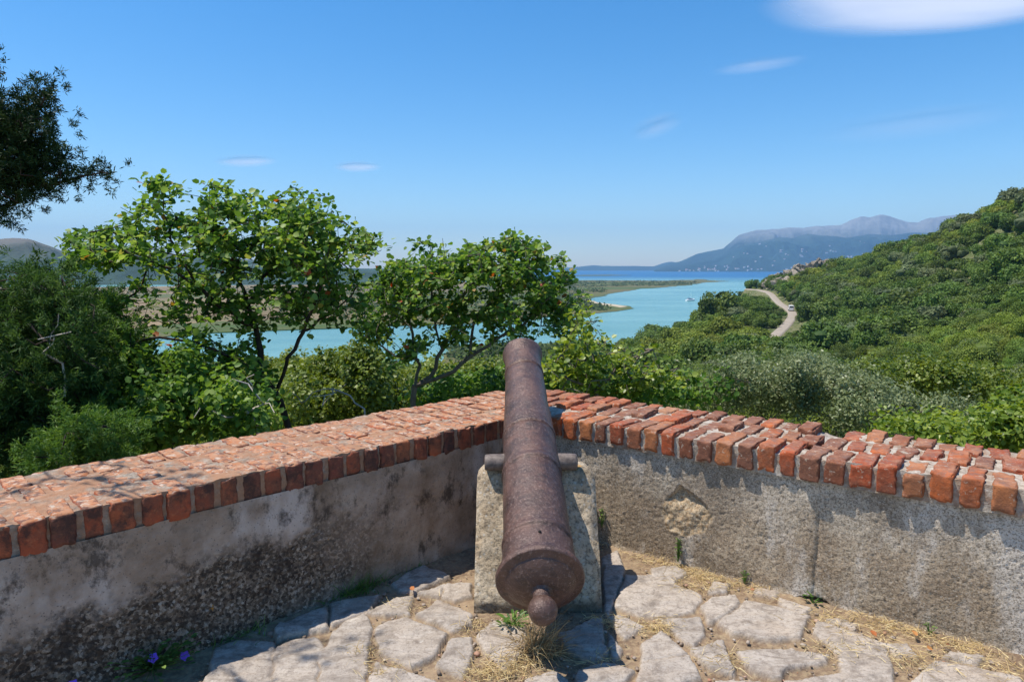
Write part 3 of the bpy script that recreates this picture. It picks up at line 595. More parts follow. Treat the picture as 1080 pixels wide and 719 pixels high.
def build_small():
    rng = np.random.default_rng(5)
    straw = leaf_mat('straw', [(0, (.42, .30, .13)), (.5, (.58, .45, .22)), (1, (.68, .58, .33))], .2, .6, .2)
    green = leaf_mat('weed_green', [(0, (.045, .11, .02)), (.6, (.10, .20, .035)), (1, (.18, .28, .06))], .35, .45)
    # ---- dry grass litter: along the right wall foot, in joints (uncountable)
    a = Acc(); pts = []
    for _ in range(2500):
        u = rng.uniform(.3, 2.9); o = abs(rng.normal(0, .045)) + .005
        if fbm(np.array([[u, 0, 0]]), 5, 2, 3)[0] < -.05 + rng.normal(0, .2): continue
        pts.append(CA + RD * u + RN * o)
    clumps = [((538, 705), .07, 260), ((515, 714), .06, 260), ((545, 705), .05, 100), ((700, 640 + 22), .05, 120), ((640, 660), .05, 120), ((880, 690), .06, 120), ((430, 640), .05, 60), ((500, 665), .05, 120), ((760, 700), .05, 160), ((920, 676), .10, 220), ((400, 712), .05, 120), ((385, 690), .04, 90), ((690, 666), .05, 150), ((630, 700), .04, 80), ((1040, 695), .12, 350), ((735, 618), .09, 260), ((880, 655), .07, 160), ((960, 700), .06, 150)]
    for (p, r, k) in clumps:
        c = at(*p)
        for _ in range(k): pts.append(c + np.array([rng.normal(0, r), rng.normal(0, r * .8), 0]))
    pts = np.array(pts); pts = pts[((pts[:, :2] - CA[:2]) @ RN[:2] > .0) & ((pts[:, :2] - CA[:2]) @ LN[:2] > .0)]; pts[:, 2] = rng.uniform(.008, .03, len(pts))
    dr = rng.normal(size=(len(pts), 3)); dr[:, 2] = np.abs(dr[:, 2]) * .25 + .02
    blades(a, pts, dr, rng.uniform(.02, .075, len(pts)), .0028, .5, rng, 3)
    tag(a.build('dry_grass', straw), 'scattered straw and dry grass along the foot of the walls and in the joints', 'dry grass', kind='stuff')
    # ---- grit and small pebbles lying in the joints
    a = Acc(); T = rbox_template(2); cen = np.array([at(*np.mean(pl, 0))[:2] for pl in STONES])
    for _ in range(1500):
        px, py = rng.uniform(210, 1075), rng.uniform(600, 735); p = at(px, py)
        if (p[:2] - CA[:2]) @ RN[:2] < .02 or (p[:2] - CA[:2]) @ LN[:2] < .02: continue
        if np.any(np.array([seg_dist(p[None, :2], np.array([at(*q)[:2] for q in STONES[j]]))[0] for j in np.argsort(np.linalg.norm(cen - p[:2], axis=1))[:3]]) > -.004): continue
        s = abs(rng.normal(0, .0045)) + .0022; V, Fb = rbox((s, s * rng.uniform(.6, 1), s * .6), s * .45, T); an = rng.uniform(0, 3.1); V = np.column_stack([V[:, 0] * math.cos(an) - V[:, 1] * math.sin(an), V[:, 0] * math.sin(an) + V[:, 1] * math.cos(an), V[:, 2]]); a.add(V + [p[0], p[1], .004 + s * .2], Fb)
    gm = M('grit', .9, .2); gm.color(gm.ramp(gm.island(), [(0, (.12, .09, .065)), (.4, (.28, .22, .17)), (.8, (.42, .36, .30)), (1, (.35, .15, .08))])); tag(a.build('gravel', gm.m), 'fine grit and pebbles lying in the joints of the paving', 'gravel', kind='stuff')
    # ---- tangled straw tuft under the breech
    a = Acc(); c = at(570, 700); n = 420; c = np.array([c[0] - .02, c[1] + .09, 0]); ang = rng.uniform(0, 2 * np.pi, n); r = np.abs(rng.normal(0, .05, n)); B = c + np.stack([np.cos(ang) * r, np.sin(ang) * r, np.full(n, .01)], 1)
    D = np.stack([rng.normal(.35, .55, n), rng.normal(-.15, .4, n), np.abs(rng.normal(.8, .35, n))], 1)
    blades(a, B, D, rng.uniform(.10, .24, n), .0032, 1.3, rng, 6)
    tuft = leaf_mat('dead_stalk', [(0, (.20, .13, .06)), (.6, (.40, .29, .14)), (1, (.58, .46, .26))], .15, .7, .15)
    tag(a.build('grass_tuft', tuft), 'tangled brown tuft of dead grass under the round knob of the cannon', 'grass tuft')
    # ---- broad-leaved green weed left of the knob
    def weed(p, n, ls, h, label, name='weed', spread=.05, mat=green, wl=.5, cat='weed', upb=.5):
        c = np.array(p, float); root = empty(name, tuple(c), label, cat); a = Acc(); st = Acc()
        ang = np.linspace(0, 2 * np.pi * 3.3, n) + rng.normal(0, .4, n); out = np.stack([np.cos(ang), np.sin(ang), np.zeros(n)], 1); hh = rng.uniform(.15, 1, n) * h
        P = c + out * rng.uniform(.15, 1, (n, 1)) * spread + np.array([0, 0, 1]) * hh[:, None]
        ax_ = out + np.array([0, 0, 1]) * rng.uniform(.0, upb * 1.4, (n, 1)); nr = np.array([0, 0, 1.]) + out * -.3 + rng.normal(0, .2, (n, 3))
        leaves(a, P, nr, rng.uniform(.6, 1.1, n) * ls, rng, LEAF6, wl, ax_); part(a.build('foliage', mat), root)
        B = np.repeat(c[None], n, 0); tubes(st, B, P, np.full(n, .0018), np.full(n, .0010), 4, var=.5); part(st.build('stem', mat), root)
        return root, P
    g = at(541, 664); weed((g[0], g[1], .012), 34, .042, .06, 'bright green leafy weed growing beside the cannon knob', spread=.055, wl=.42)
    def onwall_pt(px, py): u, v = wall_uv(px, py, 'R'); return CA + RD * u + UP * v + RN * .012
    p = onwall_pt(716, 592); weed((p[0], p[1], p[2]), 26, .020, .13, 'thin green weed climbing the right wall below the broken patch', 'wall_weed', .012, wl=.5)
    p = onwall_pt(858, 640); weed((p[0], p[1], .005), 12, .030, .045, 'small green fern in the hollow at the foot of the right wall', 'fern', .03, wl=.6)
    p = onwall_pt(636, 555); weed((p[0] - .0, p[1], p[2]), 18, .024, .11, 'small green weed sprouting behind the concrete block', 'wall_weed', .014)
    p = onwall_pt(786, 622); weed((p[0], p[1], .01), 12, .018, .07, 'little green seedling at the foot of the right wall', 'wall_weed', .015)
    p = onwall_pt(980, 670); weed((p[0], p[1], .01), 12, .016, .05, 'tiny yellowish weed in the straw by the right wall', 'wall_weed', .025)
    # ---- plant with violet flowers in the left corner
    dg = leaf_mat('shade_leaf', [(0, (.05, .11, .025)), (.6, (.10, .20, .04)), (1, (.20, .30, .07))], .3, .5)
    q = at(158, 704); q = q - LD * 0; root, P = weed((q[0] + .02, q[1] - .02, .01), 210, .030, .10, 'low green plant with violet flowers at the foot of the left wall', 'flowering_plant', .17, dg, .62, 'plant')
    viol = plain('violet_petal', (.22, .09, .62), .5); 
    for (px, py) in ((157, 688), (190, 686), (73, 716), (102, 722)):
        f = Acc(); u, v = wall_uv(px, py, 'L'); c = CA + LD * u + LN * .05 + UP * v; d_ = c - np.array([0, 0, EYE])
        k = 5; an = np.linspace(0, 2 * np.pi, k, endpoint=False); ax_ = np.stack([np.cos(an), np.sin(an) * .6, np.sin(an) * .8], 1)
        leaves(f, np.repeat(c[None], k, 0), np.repeat(np.array([[.3, -.8, .6]]), k, 0) + 0 * ax_, .021, rng, LEAF6, .9, ax_); 
        st_ = Acc(); tubes(st_, np.array([[c[0], c[1] - .01, .02]]), np.array([c]), [.0016], [.001], 4, var=.5)
        part(f.build('flower', viol), root); part(st_.build('flower_stalk', dg), root)
    # ---- green grass tufts by the left wall
    for (px, py, n, ln, lab) in ((375, 622, 200, .13, 'green grass tuft with tiny yellow flowers at the foot of the left wall'), (250, 672, 90, .07, 'dark green grass tuft by the left wall, near the violet flowers'), (432, 596, 40, .05, 'short grass tuft by the left wall nearest the concrete block')):
        a = Acc(); c = at(px, py); B = c + np.stack([rng.normal(0, .05, n) , rng.normal(0, .04, n), np.full(n, .005)], 1); B += LD * rng.normal(0, .06, n)[:, None]
        o = (B[:, :2] - CA[:2]) @ LN[:2]; B[:, :2] += np.clip(.012 - o, 0, 1)[:, None] * LN[:2]
        D = rng.normal(0, .4, (n, 3)); D[:, 2] = 1; D += LN * .35; blades(a, B, D, rng.uniform(.4, 1.2, n) * ln, .0042, .9, rng, 4); tag(a.build('grass_tuft', dg), lab, 'grass tuft')
    # ---- a few dead leaves on the stones
    dl = leaf_mat('dead_leaf', [(0, (.40, .13, .04)), (1, (.55, .28, .10))], .2, .6)
    for i, (px, py, lab) in enumerate(((436, 629, 'orange dead leaf lying where two stones meet on the left'), (918, 672, 'curled reddish dead leaf on the straw by the right wall'), (966, 678, 'brown dead leaf on the straw near the right wall, right of the reddish one'), (978, 692, 'orange dead leaf at the edge of the pale corner slab'))):
        a = Acc(); c = at(px, py); leaves(a, np.array([[c[0], c[1], .034]]), np.array([[.2 * (i - 1), -.3, 1]]), .035, rng, LEAF6, .7); tag(a.build('dead_leaf', dl), lab, 'leaf')
# ================================================================== LANDSCAPE
def uvl(x, y): return np.stack([x / y * 2.4, np.log(y)], -1)
ROADP = [(788, 304.5, 500), (803, 306, 465), (812, 309, 430), (817, 314, 395), (823, 320, 365), (831, 325, 335), (836, 331, 302), (831, 340, 268), (822, 349, 242), (810, 360, 218)]
CTRL = [  # px, py of the canopy top, distance, canopy height
 (1260, 150, 210, 4), (1400, 60, 190, 4), (1080, 200, 280, 4.6), (1040, 221, 315, 5), (1000, 239, 350, 5.4), (965, 250, 380, 5.4), (930, 262, 410, 5.2), (880, 275, 450, 4.8), (845, 286, 480, 4.5), (815, 294, 505, 4.2),
 (1080, 300, 180, 3), (1000, 305, 220, 3), (930, 305, 290, 3), (880, 300, 360, 3), (850, 320, 300, 1), (845, 345, 240, 2),
 (1400, 300, 110, 3), (1250, 290, 130, 3), (1080, 385, 80, 3), (1000, 392, 95, 3), (900, 392, 115, 3), (850, 378, 150, 3), (780, 362, 200, 3), (700, 368, 225, 3), (640, 378, 240, 3),
 (780, 313, 305, 5), (762, 315, 300, 5), (802, 311, 312, 4), (738, 345, 330, 4), (752, 326, 318, 5), (715, 350, 360, 4), (690, 352, 385, 3), (560, 392, 215, 3),
 (1080, 455, 25, 2.5), (800, 430, 25, 2.5), (650, 416, 25, 2.5), (1400, 500, 25, 2.5), (1080, 425, 45, 3), (900, 415, 50, 3), (700, 404, 50, 3), (560, 402, 50, 3),
 (300, 418, 30, 2.5), (0, 430, 30, 2.5), (-400, 440, 30, 2.5), (300, 404, 90, 3), (0, 410, 90, 3), (-400, 410, 90, 3), (400, 398, 200, 3), (100, 396, 200, 3), (-400, 396, 200, 3)]
GRND = [(0, 300, 275, -42), (0, -400, 275, -42), (0, 540, 265, -42), (0, 640, 262, -42), (0, 300, 600, -46), (0, 0, 600, -46), (0, 560, 500, -46), (0, 650, 470, -44), (0, 690, 470, -43), (0, 745, 420, -43), (0, 775, 460, -43), (0, 800, 560, -43), (0, 650, 800, -48),
 (0, 815, 620, -44), (0, 900, 640, -43), (0, 1080, 600, -30), (0, 1300, 500, -20), (0, 900, 900, -50), (0, 1300, 900, -50), (0, 700, 900, -48),
 (0, 300, 7, -2.6), (0, 0, 6, -2.6), (0, 560, 7.5, -1.6), (0, 800, 6.5, -1.6), (0, 1080, 6, -1.8), (0, 1500, 6, -2), (0, -500, 6, -2.5), (0, 540, 13, -3.6), (0, 900, 13, -3.8), (0, 200, 13, -4.4), (0, 1300, 13, -3.5)]
def make_terrain_fn():
    P = []; Z = []
    for (px, py, Y, c) in CTRL:
        q = aty(px, py, Y); P.append(q[:2]); Z.append(q[2] - c)
    for (px, py, Y) in ROADP:
        q = aty(px, py, Y); P.append(q[:2]); Z.append(q[2] - .3)
    for (_, px, Y, z) in GRND:
        q = aty(px, 300, Y); P.append(q[:2]); Z.append(z)
    P = np.array(P); Z = np.array(Z); U = uvl(P[:, 0], P[:, 1]); n = len(U)
    def K(r): return r
    D = np.linalg.norm(U[:, None] - U[None], axis=2); A = np.zeros((n + 3, n + 3)); A[:n, :n] = K(D) - np.eye(n) * .003; A[:n, n] = 1; A[:n, n + 1:] = U; A[n, :n] = 1; A[n + 1:, :n] = U.T
    w = np.linalg.solve(A, np.concatenate([Z, [0, 0, 0]]))
    def f(x, y):
        x = np.atleast_1d(np.asarray(x, float)); y = np.atleast_1d(np.asarray(y, float)); U2 = uvl(x, np.maximum(y, 4)); out = np.empty(len(x))
        for i in range(0, len(x), 4000):
            D = np.linalg.norm(U2[i:i + 4000, None] - U[None], axis=2); out[i:i + 4000] = K(D) @ w[:n] + w[n] + U2[i:i + 4000] @ w[n + 1:]
        return out
    return f
TZ = make_terrain_fn()

def road_pts():
    q = np.array([aty(*p) for p in ROADP]); out = []
    for i in range(len(q) - 1):
        p0, p1, p2, p3 = q[max(i - 1, 0)], q[i], q[i + 1], q[min(i + 2, len(q) - 1)]
        for t in np.linspace(0, 1, 12, endpoint=False): out.append(.5 * ((2 * p1) + (p2 - p0) * t + (2 * p0 - 5 * p1 + 4 * p2 - p3) * t * t + (3 * p1 - p0 - 3 * p2 + p3) * t ** 3))
    out.append(q[-1]); return np.array(out)
ROAD = road_pts()

def build_ground():
    a = np.tan(np.linspace(rad(-52), rad(56), 300)); r = np.exp(np.linspace(math.log(5.0), math.log(880), 260)); Am, Rm = np.meshgrid(a, r, indexing='ij')
    X = (Am * Rm).ravel(); Y = Rm.ravel(); Z = TZ(X, Y)
    P = np.column_stack([X, Y, Z]); Z = Z + fbm(P * [1, 1, 0], .05, 4, 3) * np.clip(Y / 60, 0, 1.2)
    # bench cut for the road
    d = np.full(len(X), 99.); zr = np.zeros(len(X))
    m = (Y > 150) & (Y < 560) & (X > 40)
    D = np.linalg.norm(P[m][:, None, :2] - ROAD[None, :, :2], axis=2); j = D.argmin(1); d[m] = D.min(1); zr[m] = ROAD[j, 2]
    w = sstep(7, 2.6, d); Z = Z * (1 - w) + (zr - .35) * w
    m_ = M('hill_earth', .95, .1); n1 = m_.noise(.06, 8, .7); n2 = m_.noise(.9, 6, .7)
    c = m_.mix(m_.ramp(n1, [(.4, 0), (.6, 1)]), (.07, .095, .03), (.14, .14, .06)); c = m_.mix(m_.ramp(n2, [(.52, 0), (.64, .8)]), c, (.34, .29, .20)); m_.color(c); m_.bump(n2, .8, .5)
    tag(npmesh('hillside', np.column_stack([X, Y, Z]), grid(300, 260)[:, ::-1], m_.m), kind='structure')
    # water
    w = M('lagoon_water', .12, .5); p = w.sep(w.pos()); far = w.ramp(w.math('MULTIPLY_ADD', w.noise(.0006, 3), 900, w.math('MULTIPLY_ADD', p[0], -.35, p[1])), [(0, 0), (1, 1)])
    yy = w.math('MULTIPLY_ADD', w.noise(.0012, 4), 900, p[1]); dp = w.math('DIVIDE', w.math('SUBTRACT', yy, 2500), 1400, clamp=True)
    n = w.noise(.006, 7, .65, w.scale((.3, 1, 1)))
    c = w.mix(w.ramp(n, [(.38, 0), (.62, 1)]), WATER_A, WATER_B); c = w.mix(dp, c, (.012, .10, .24)); w.color(c)
    w.l(w.ramp(dp, [(0, .22), (1, .35)]), w.b.inputs['Roughness'])
    w.bump(w.noise(.35, 7, .75, w.scale((.5, 1, 1))), .5, .9)
    w.b.inputs['IOR'].default_value = 1.25
    ext = 15800; V = np.array([[-ext, 60, WATER], [ext, 60, WATER], [ext, 15800, WATER], [-ext, 15800, WATER]]); tag(npmesh('water', V, np.array([[0, 1, 2, 3]]), w.m, smooth=False), kind='structure')
    # road ribbon with stone edge
    t = np.gradient(ROAD, axis=0); t[:, 2] = 0; t /= np.linalg.norm(t, axis=1, keepdims=True); s = np.stack([t[:, 1], -t[:, 0], 0 * t[:, 0]], 1)
    off = np.array([-2.1, -1.7, -1.35, 1.35, 1.7, 2.1]); zz = np.array([-.6, .0, .06, .06, 0, -.6]); V = (ROAD[:, None] + s[:, None] * off[None, :, None] + np.array([0, 0, 1.])[None, None] * zz[None, :, None]).reshape(-1, 3)
    rm = M('road_surface', .9, .2); n = rm.noise(.5, 6, .7); rm.color(rm.ramp(n, [(.3, (.25, .21, .165)), (.7, (.37, .32, .26))]))
    tag(npmesh('road', V, grid(len(ROAD), 6)[:, ::-1], rm.m), kind='structure')
    return

def flat_land(name, px, mat, z0=.35, edge_n=.02):
    """low marsh land: outline given on the water level; small rim and dense grid through triangulated fan rows"""
    W = np.array([at(x, y, WATER)[:2] for x, y in px]); pts = []
    for i in range(len(W)):
        a, b = W[i], W[(i + 1) % len(W)]; L = np.linalg.norm(b - a); k = max(2, min(60, int(L / 12)))
        for t in np.linspace(0, 1, k, endpoint=False): pts.append(a + (b - a) * t)
    pts = np.array(pts); q = np.column_stack([pts, 0 * pts[:, 0]]); sc = np.clip(np.linalg.norm(pts, axis=1) * .012, 3, 40)[:, None]
    pts = pts + np.stack([fbm(q, .008, 4, 3), fbm(q, .008, 4, 8)], 1) * sc * 1.6 + np.stack([fbm(q, .05, 3, 5), fbm(q, .05, 3, 6)], 1) * sc * .5
    import bmesh
    bm = bmesh.new(); top = [bm.verts.new((*p, WATER + z0)) for p in pts]; f = bm.faces.new(top)
    if f.normal.z < 0: f.normal_flip()
    n = len(top); lo = [bm.verts.new((*p, WATER - .5)) for p in pts]
    for i in range(n): bm.faces.new((top[i], top[(i + 1) % n], lo[(i + 1) % n], lo[i]))
    bmesh.ops.triangulate(bm, faces=[f]); bmesh.ops.recalc_face_normals(bm, faces=bm.faces)
    me = bpy.data.meshes.new(name); bm.to_mesh(me); bm.free(); me.materials.append(mat); o = bpy.data.objects.new(name, me); COL.objects.link(o); tag(o, kind='structure'); return o, W

def build_delta():
    m = M('marsh', .95, .1); s = m.scale((.25, 1, 1)); n1 = m.noise(.012, 8, .7, s); n2 = m.noise(.05, 6, .7, s); n3 = m.noise(.003, 5, .6, s)
    c = m.mix(m.ramp(n1, [(.42, 0), (.58, 1)]), (.065, .10, .03), (.115, .125, .05)); c = m.mix(m.ramp(n3, [(.45, 0), (.6, .8)]), c, (.15, .115, .06)); c = m.mix(m.ramp(n2, [(.6, 0), (.68, .8)]), c, (.03, .055, .02)); m.color(c)
    f = M('dry_field', .95, .1); s = f.scale((.2, 1, 1)); n1 = f.noise(.008, 8, .7, s); n2 = f.noise(.06, 6, .7, s)
    c = f.mix(f.ramp(n1, [(.42, 0), (.58, 1)]), (.17, .13, .07), (.28, .20, .12)); c = f.mix(f.ramp(n2, [(.50, 0), (.60, .85)]), c, (.09, .11, .04)); f.color(c)
    sd = plain('sand', (.42, .35, .24), .9)
    flat_land('marsh_land', [(540, 296.5), (620, 295.5), (700, 296), (735, 294.6), (762, 296.6), (735, 299), (722, 301.5), (687, 304), (662, 306.5), (640, 311), (625, 315), (624, 317.5), (637, 321), (655, 322.5), (661, 325), (650, 328), (632, 330), (600, 333), (560, 337), (500, 341), (450, 341), (400, 338), (440, 315), (500, 300)], m.m)
    flat_land('dry_plain', [(-900, 303), (0, 303), (120, 303), (250, 301), (380, 299), (500, 297), (545, 300), (520, 318), (470, 336), (400, 343), (300, 347), (230, 350), (144, 357), (40, 366), (-300, 372), (-900, 375)], f.m, .3)
    flat_land('reed_margin', [(100, 352), (180, 343), (260, 338), (340, 336), (420, 334), (500, 332), (560, 335), (500, 341.6), (400, 344), (300, 348), (230, 351), (144, 358.5), (60, 364)], m.m, .5)
    flat_land('green_strip', [(-300, 312), (100, 311.5), (300, 309), (500, 306), (520, 308.5), (300, 312), (120, 315.5), (-300, 317)], m.m, .5)
    flat_land('sand_bank', [(611, 311.5), (617, 313), (628, 319.0), (642, 321.3), (652, 323), (646, 324), (632, 322), (620, 318), (609, 314)], sd, .55)
    flat_land('river_bank', [(470, 372), (520, 366), (600, 362), (640, 366), (640, 380), (600, 383), (560, 386), (515, 389), (470, 387)], m.m, .6)
    flat_land('far_spit', [(600, 290.3), (640, 289.8), (668, 290.4), (640, 291), (600, 291.2)], m.m, .5)
    # low scrub on the marsh (one mass, far away)
    rng = np.random.default_rng(4); a = Acc(); 
    for (x0, x1, y0, y1, k) in ((545, 735, 296.5, 303, 900), (560, 640, 304, 328, 700), (300, 560, 302, 338, 1100), (100, 520, 303, 312, 500), (475, 635, 366, 385, 500)):
        for _ in range(k):
            px, py = rng.uniform(x0, x1), y0 + (y1 - y0) * rng.random() ** 1.0
            if x0 == 545 and py > 303.5 - (px - 600) * .02: continue
            if px > 648 and py > 303: continue
            if x0 == 560 and px > 620 and 309 < py < 322: continue
            c = at(px, py, WATER); sz = rng.uniform(1.0, 2.6) * (1 if py > 330 else 1.3)
            n_ = 7; P = c + np.array([0, 0, .5]) + rng.normal(0, 1, (n_, 3)) * [sz * 1.3, sz * .9, sz * .3] + [0, 0, sz * .4]; P[:, 2] = np.maximum(P[:, 2], WATER + .6)
            leaves(a, P, rng.normal(0, .5, (n_, 3)) + [0, -.4, .8], sz * 1.1, rng, LEAF4, .8)
    sm = leaf_mat('marsh_scrub', [(0, (.03, .055, .018)), (1, (.075, .10, .03))], .1, .8, .1)
    tag(a.build('marsh_scrub', sm), 'low dark scrub dotted over the marshes and river banks', 'scrub', kind='stuff')

def far_range(name, x0, x1, layers, seed, matargs, n=420, kr=60, nscale=1 / 900., namp=.12):
    """a mountain range as a height field over (bearing, distance); layers: list of (ridge [(px,py)], shore distance, crest distance, back distance)"""
    px = np.linspace(x0, x1, n); dmin = min(l[1] for l in layers); dmax = max(l[3] for l in layers); r = np.linspace(dmin - 30, dmax, kr)
    PX, RR = np.meshgrid(px, r, indexing='ij'); Xw = (PX - CX) / F / (ray(540, 283)[1]) * RR
    Q = np.stack([Xw, RR, 0 * RR], -1); Z = np.full(PX.shape, -8.0)
    for (rg, sh, cr, bk) in layers:
        rx = [p[0] for p in rg]; ry = [p[1] for p in rg]; yy = np.interp(PX, rx, ry, left=286, right=ry[-1])
        hz = (HOR - yy) / F * cr + EYE - WATER; hz = np.maximum(hz, 0)
        t = np.clip((RR - sh) / (cr - sh), 0, 1); tb = np.clip((bk - RR) / (bk - cr), 0, 1)
        rid = 1 - np.abs(fbm(Q, nscale, 5, seed, .55)); rid2 = fbm(Q, nscale * 3, 5, seed + 3, .6)
        mid = t * (1 - t) * 4 * (1 - t ** 3)
        h = hz * (t ** .85) * np.where(RR > cr, tb, 1) + hz * mid * ((rid - .72) * 1.6 + rid2 * .45) * namp * 3 + hz * rid2 * namp * .18
        Z = np.maximum(Z, h - 5)
    V = np.stack([Xw, RR, Z + WATER], -1).reshape(-1, 3)
    return tag(npmesh(name, V, grid(n, kr)[:, ::-1], matargs), kind='structure'), (px, r, V.reshape(n, kr, 3))

def build_mountains():
    def mm(name, green, rock, lo, hi, sc):
        m = M(name, .95, .1); z = m.sep(m.pos())[2]; n1 = m.noise(sc, 8, .7); n2 = m.noise(sc * 6, 6, .7)
        g = m.mix(m.ramp(n1, [(.4, 0), (.6, 1)]), green, tuple(c * 1.7 for c in green)); r = m.mix(m.ramp(n2, [(.4, 0), (.6, 1)]), rock, tuple(c * .75 for c in rock))
        k = m.math('DIVIDE', m.math('SUBTRACT', m.math('MULTIPLY_ADD', n1, (hi - lo) * 1.4, m.math('MULTIPLY_ADD', n2, (hi - lo) * .5, z)), lo + (hi - lo) * .95), hi - lo, clamp=True)
        m.color(m.mix(k, g, r)); m.bump(n2, 30, .5); return m.m
    m1 = mm('island_slopes', (.022, .038, .030), (.27, .27, .255), 330, 640, .0016)
    far_range('island_mountains', 560, 1240, [([(690, 284), (705, 278), (718, 275), (735, 267), (762, 262), (778, 248), (795, 243), (812, 242), (830, 240.5), (845, 241), (860, 238.5), (885, 237), (895, 232), (905, 229), (915, 229), (925, 226.5), (933, 228), (940, 230), (955, 234), (965, 234), (978, 229), (995, 228), (1010, 226.5), (1030, 229), (1100, 240), (1240, 250)], 9700, 11300, 13200),
        ([(600, 282.5), (640, 280), (660, 281), (690, 280.5), (700, 277), (708, 275.5), (716, 277), (735, 276), (760, 275)], 12400, 13000, 14000), ([(540, 283.8), (605, 281.6), (625, 279.5), (640, 280.4), (670, 280.2), (700, 281), (720, 282)], 13000, 13700, 14600)], 5, m1, 620, 100, 1 / 900., .17)
    m3 = mm('island_foothills', (.016, .034, .030), (.16, .17, .15), 380, 800, .0016)
    o, G = far_range('island_foothills', 640, 1240, [([(690, 284.5), (715, 281), (740, 275), (752, 273), (766, 267), (785, 259), (805, 254), (820, 250), (835, 251), (850, 247), (870, 249), (890, 251), (915, 247), (940, 248), (965, 245), (1000, 247), (1240, 250)], 8600, 9900, 10800)], 15, m3, 460, 80, 1 / 700., .18)
    m2 = mm('hill_scrub', (.03, .05, .032), (.20, .17, .14), 20, 140, .006)
    far_range('west_hills', -700, 440, [([(-700, 262), (-200, 258), (0, 250.5), (15, 249.5), (33, 251), (55, 258), (75, 266), (95, 267), (112, 264), (126, 261), (150, 264), (180, 270), (220, 277), (270, 281), (340, 283.5), (440, 285)], 1700, 2300, 2900),
        ([(-700, 255), (-100, 262), (60, 266), (200, 268), (300, 276), (380, 282)], 2500, 3400, 4200)], 9, m2, 420, 70, 1 / 300., .20)
    # villages on the island shore: small white houses
    rng = np.random.default_rng(8); px, r, V = G
    hm = plain('white_plaster', (.8, .76, .7), .8); rm = plain('roof_tile', (.30, .12, .07), .8)
    spots = []
    for (x0, x1, a, b, k) in ((715, 800, .0, .18, 34), (800, 900, .0, .35, 34), (770, 880, .3, .75, 16), (900, 960, .2, .6, 10), (820, 850, .4, .6, 8)):
        for _ in range(k):
            i = int(np.clip(np.searchsorted(px, rng.uniform(x0, x1)), 0, len(px) - 1)); Y = 8600 + 1300 * rng.uniform(a, b); j = int(np.searchsorted(r, Y)); spots.append(V[i, j])
    base = None
    for i, p in enumerate(spots):
        if p[2] < WATER + 1: p = p.copy(); p[2] = WATER + 6
        if i % 12 == 0 or base is None:
            w = rng.uniform(16, 34); d = 16; h = rng.uniform(8, 14); root = empty('village_house', (0, 0, 0), 'small white house on the far blue mountainside across the water', 'house', 'white village houses on the far island slopes')
            a = Acc(); box(a, (0, 0, h / 2 - 2), (w / 2, d / 2, h / 2 + 2)); a.build('wall', hm, root, False)
            a = Acc(); V_ = np.array([[-w / 2 - .6, -d / 2 - .6, h], [w / 2 + .6, -d / 2 - .6, h], [w / 2 + .6, d / 2 + .6, h], [-w / 2 - .6, d / 2 + .6, h], [-w / 4, 0, h + 3.4], [w / 4, 0, h + 3.4]]); a.add(V_, [np.array([[0, 1, 5, 4], [2, 3, 4, 5]]), np.array([[1, 2, 5], [3, 0, 4]])]); a.build('roof', rm, root, False); base = root; o = root
        else:
            o = base.copy(); COL.objects.link(o)
            for ch in base.children:
                c = ch.copy(); COL.objects.link(c); c.parent = o
        o.location = p; o.rotation_euler.z = rng.uniform(-.6, .6)

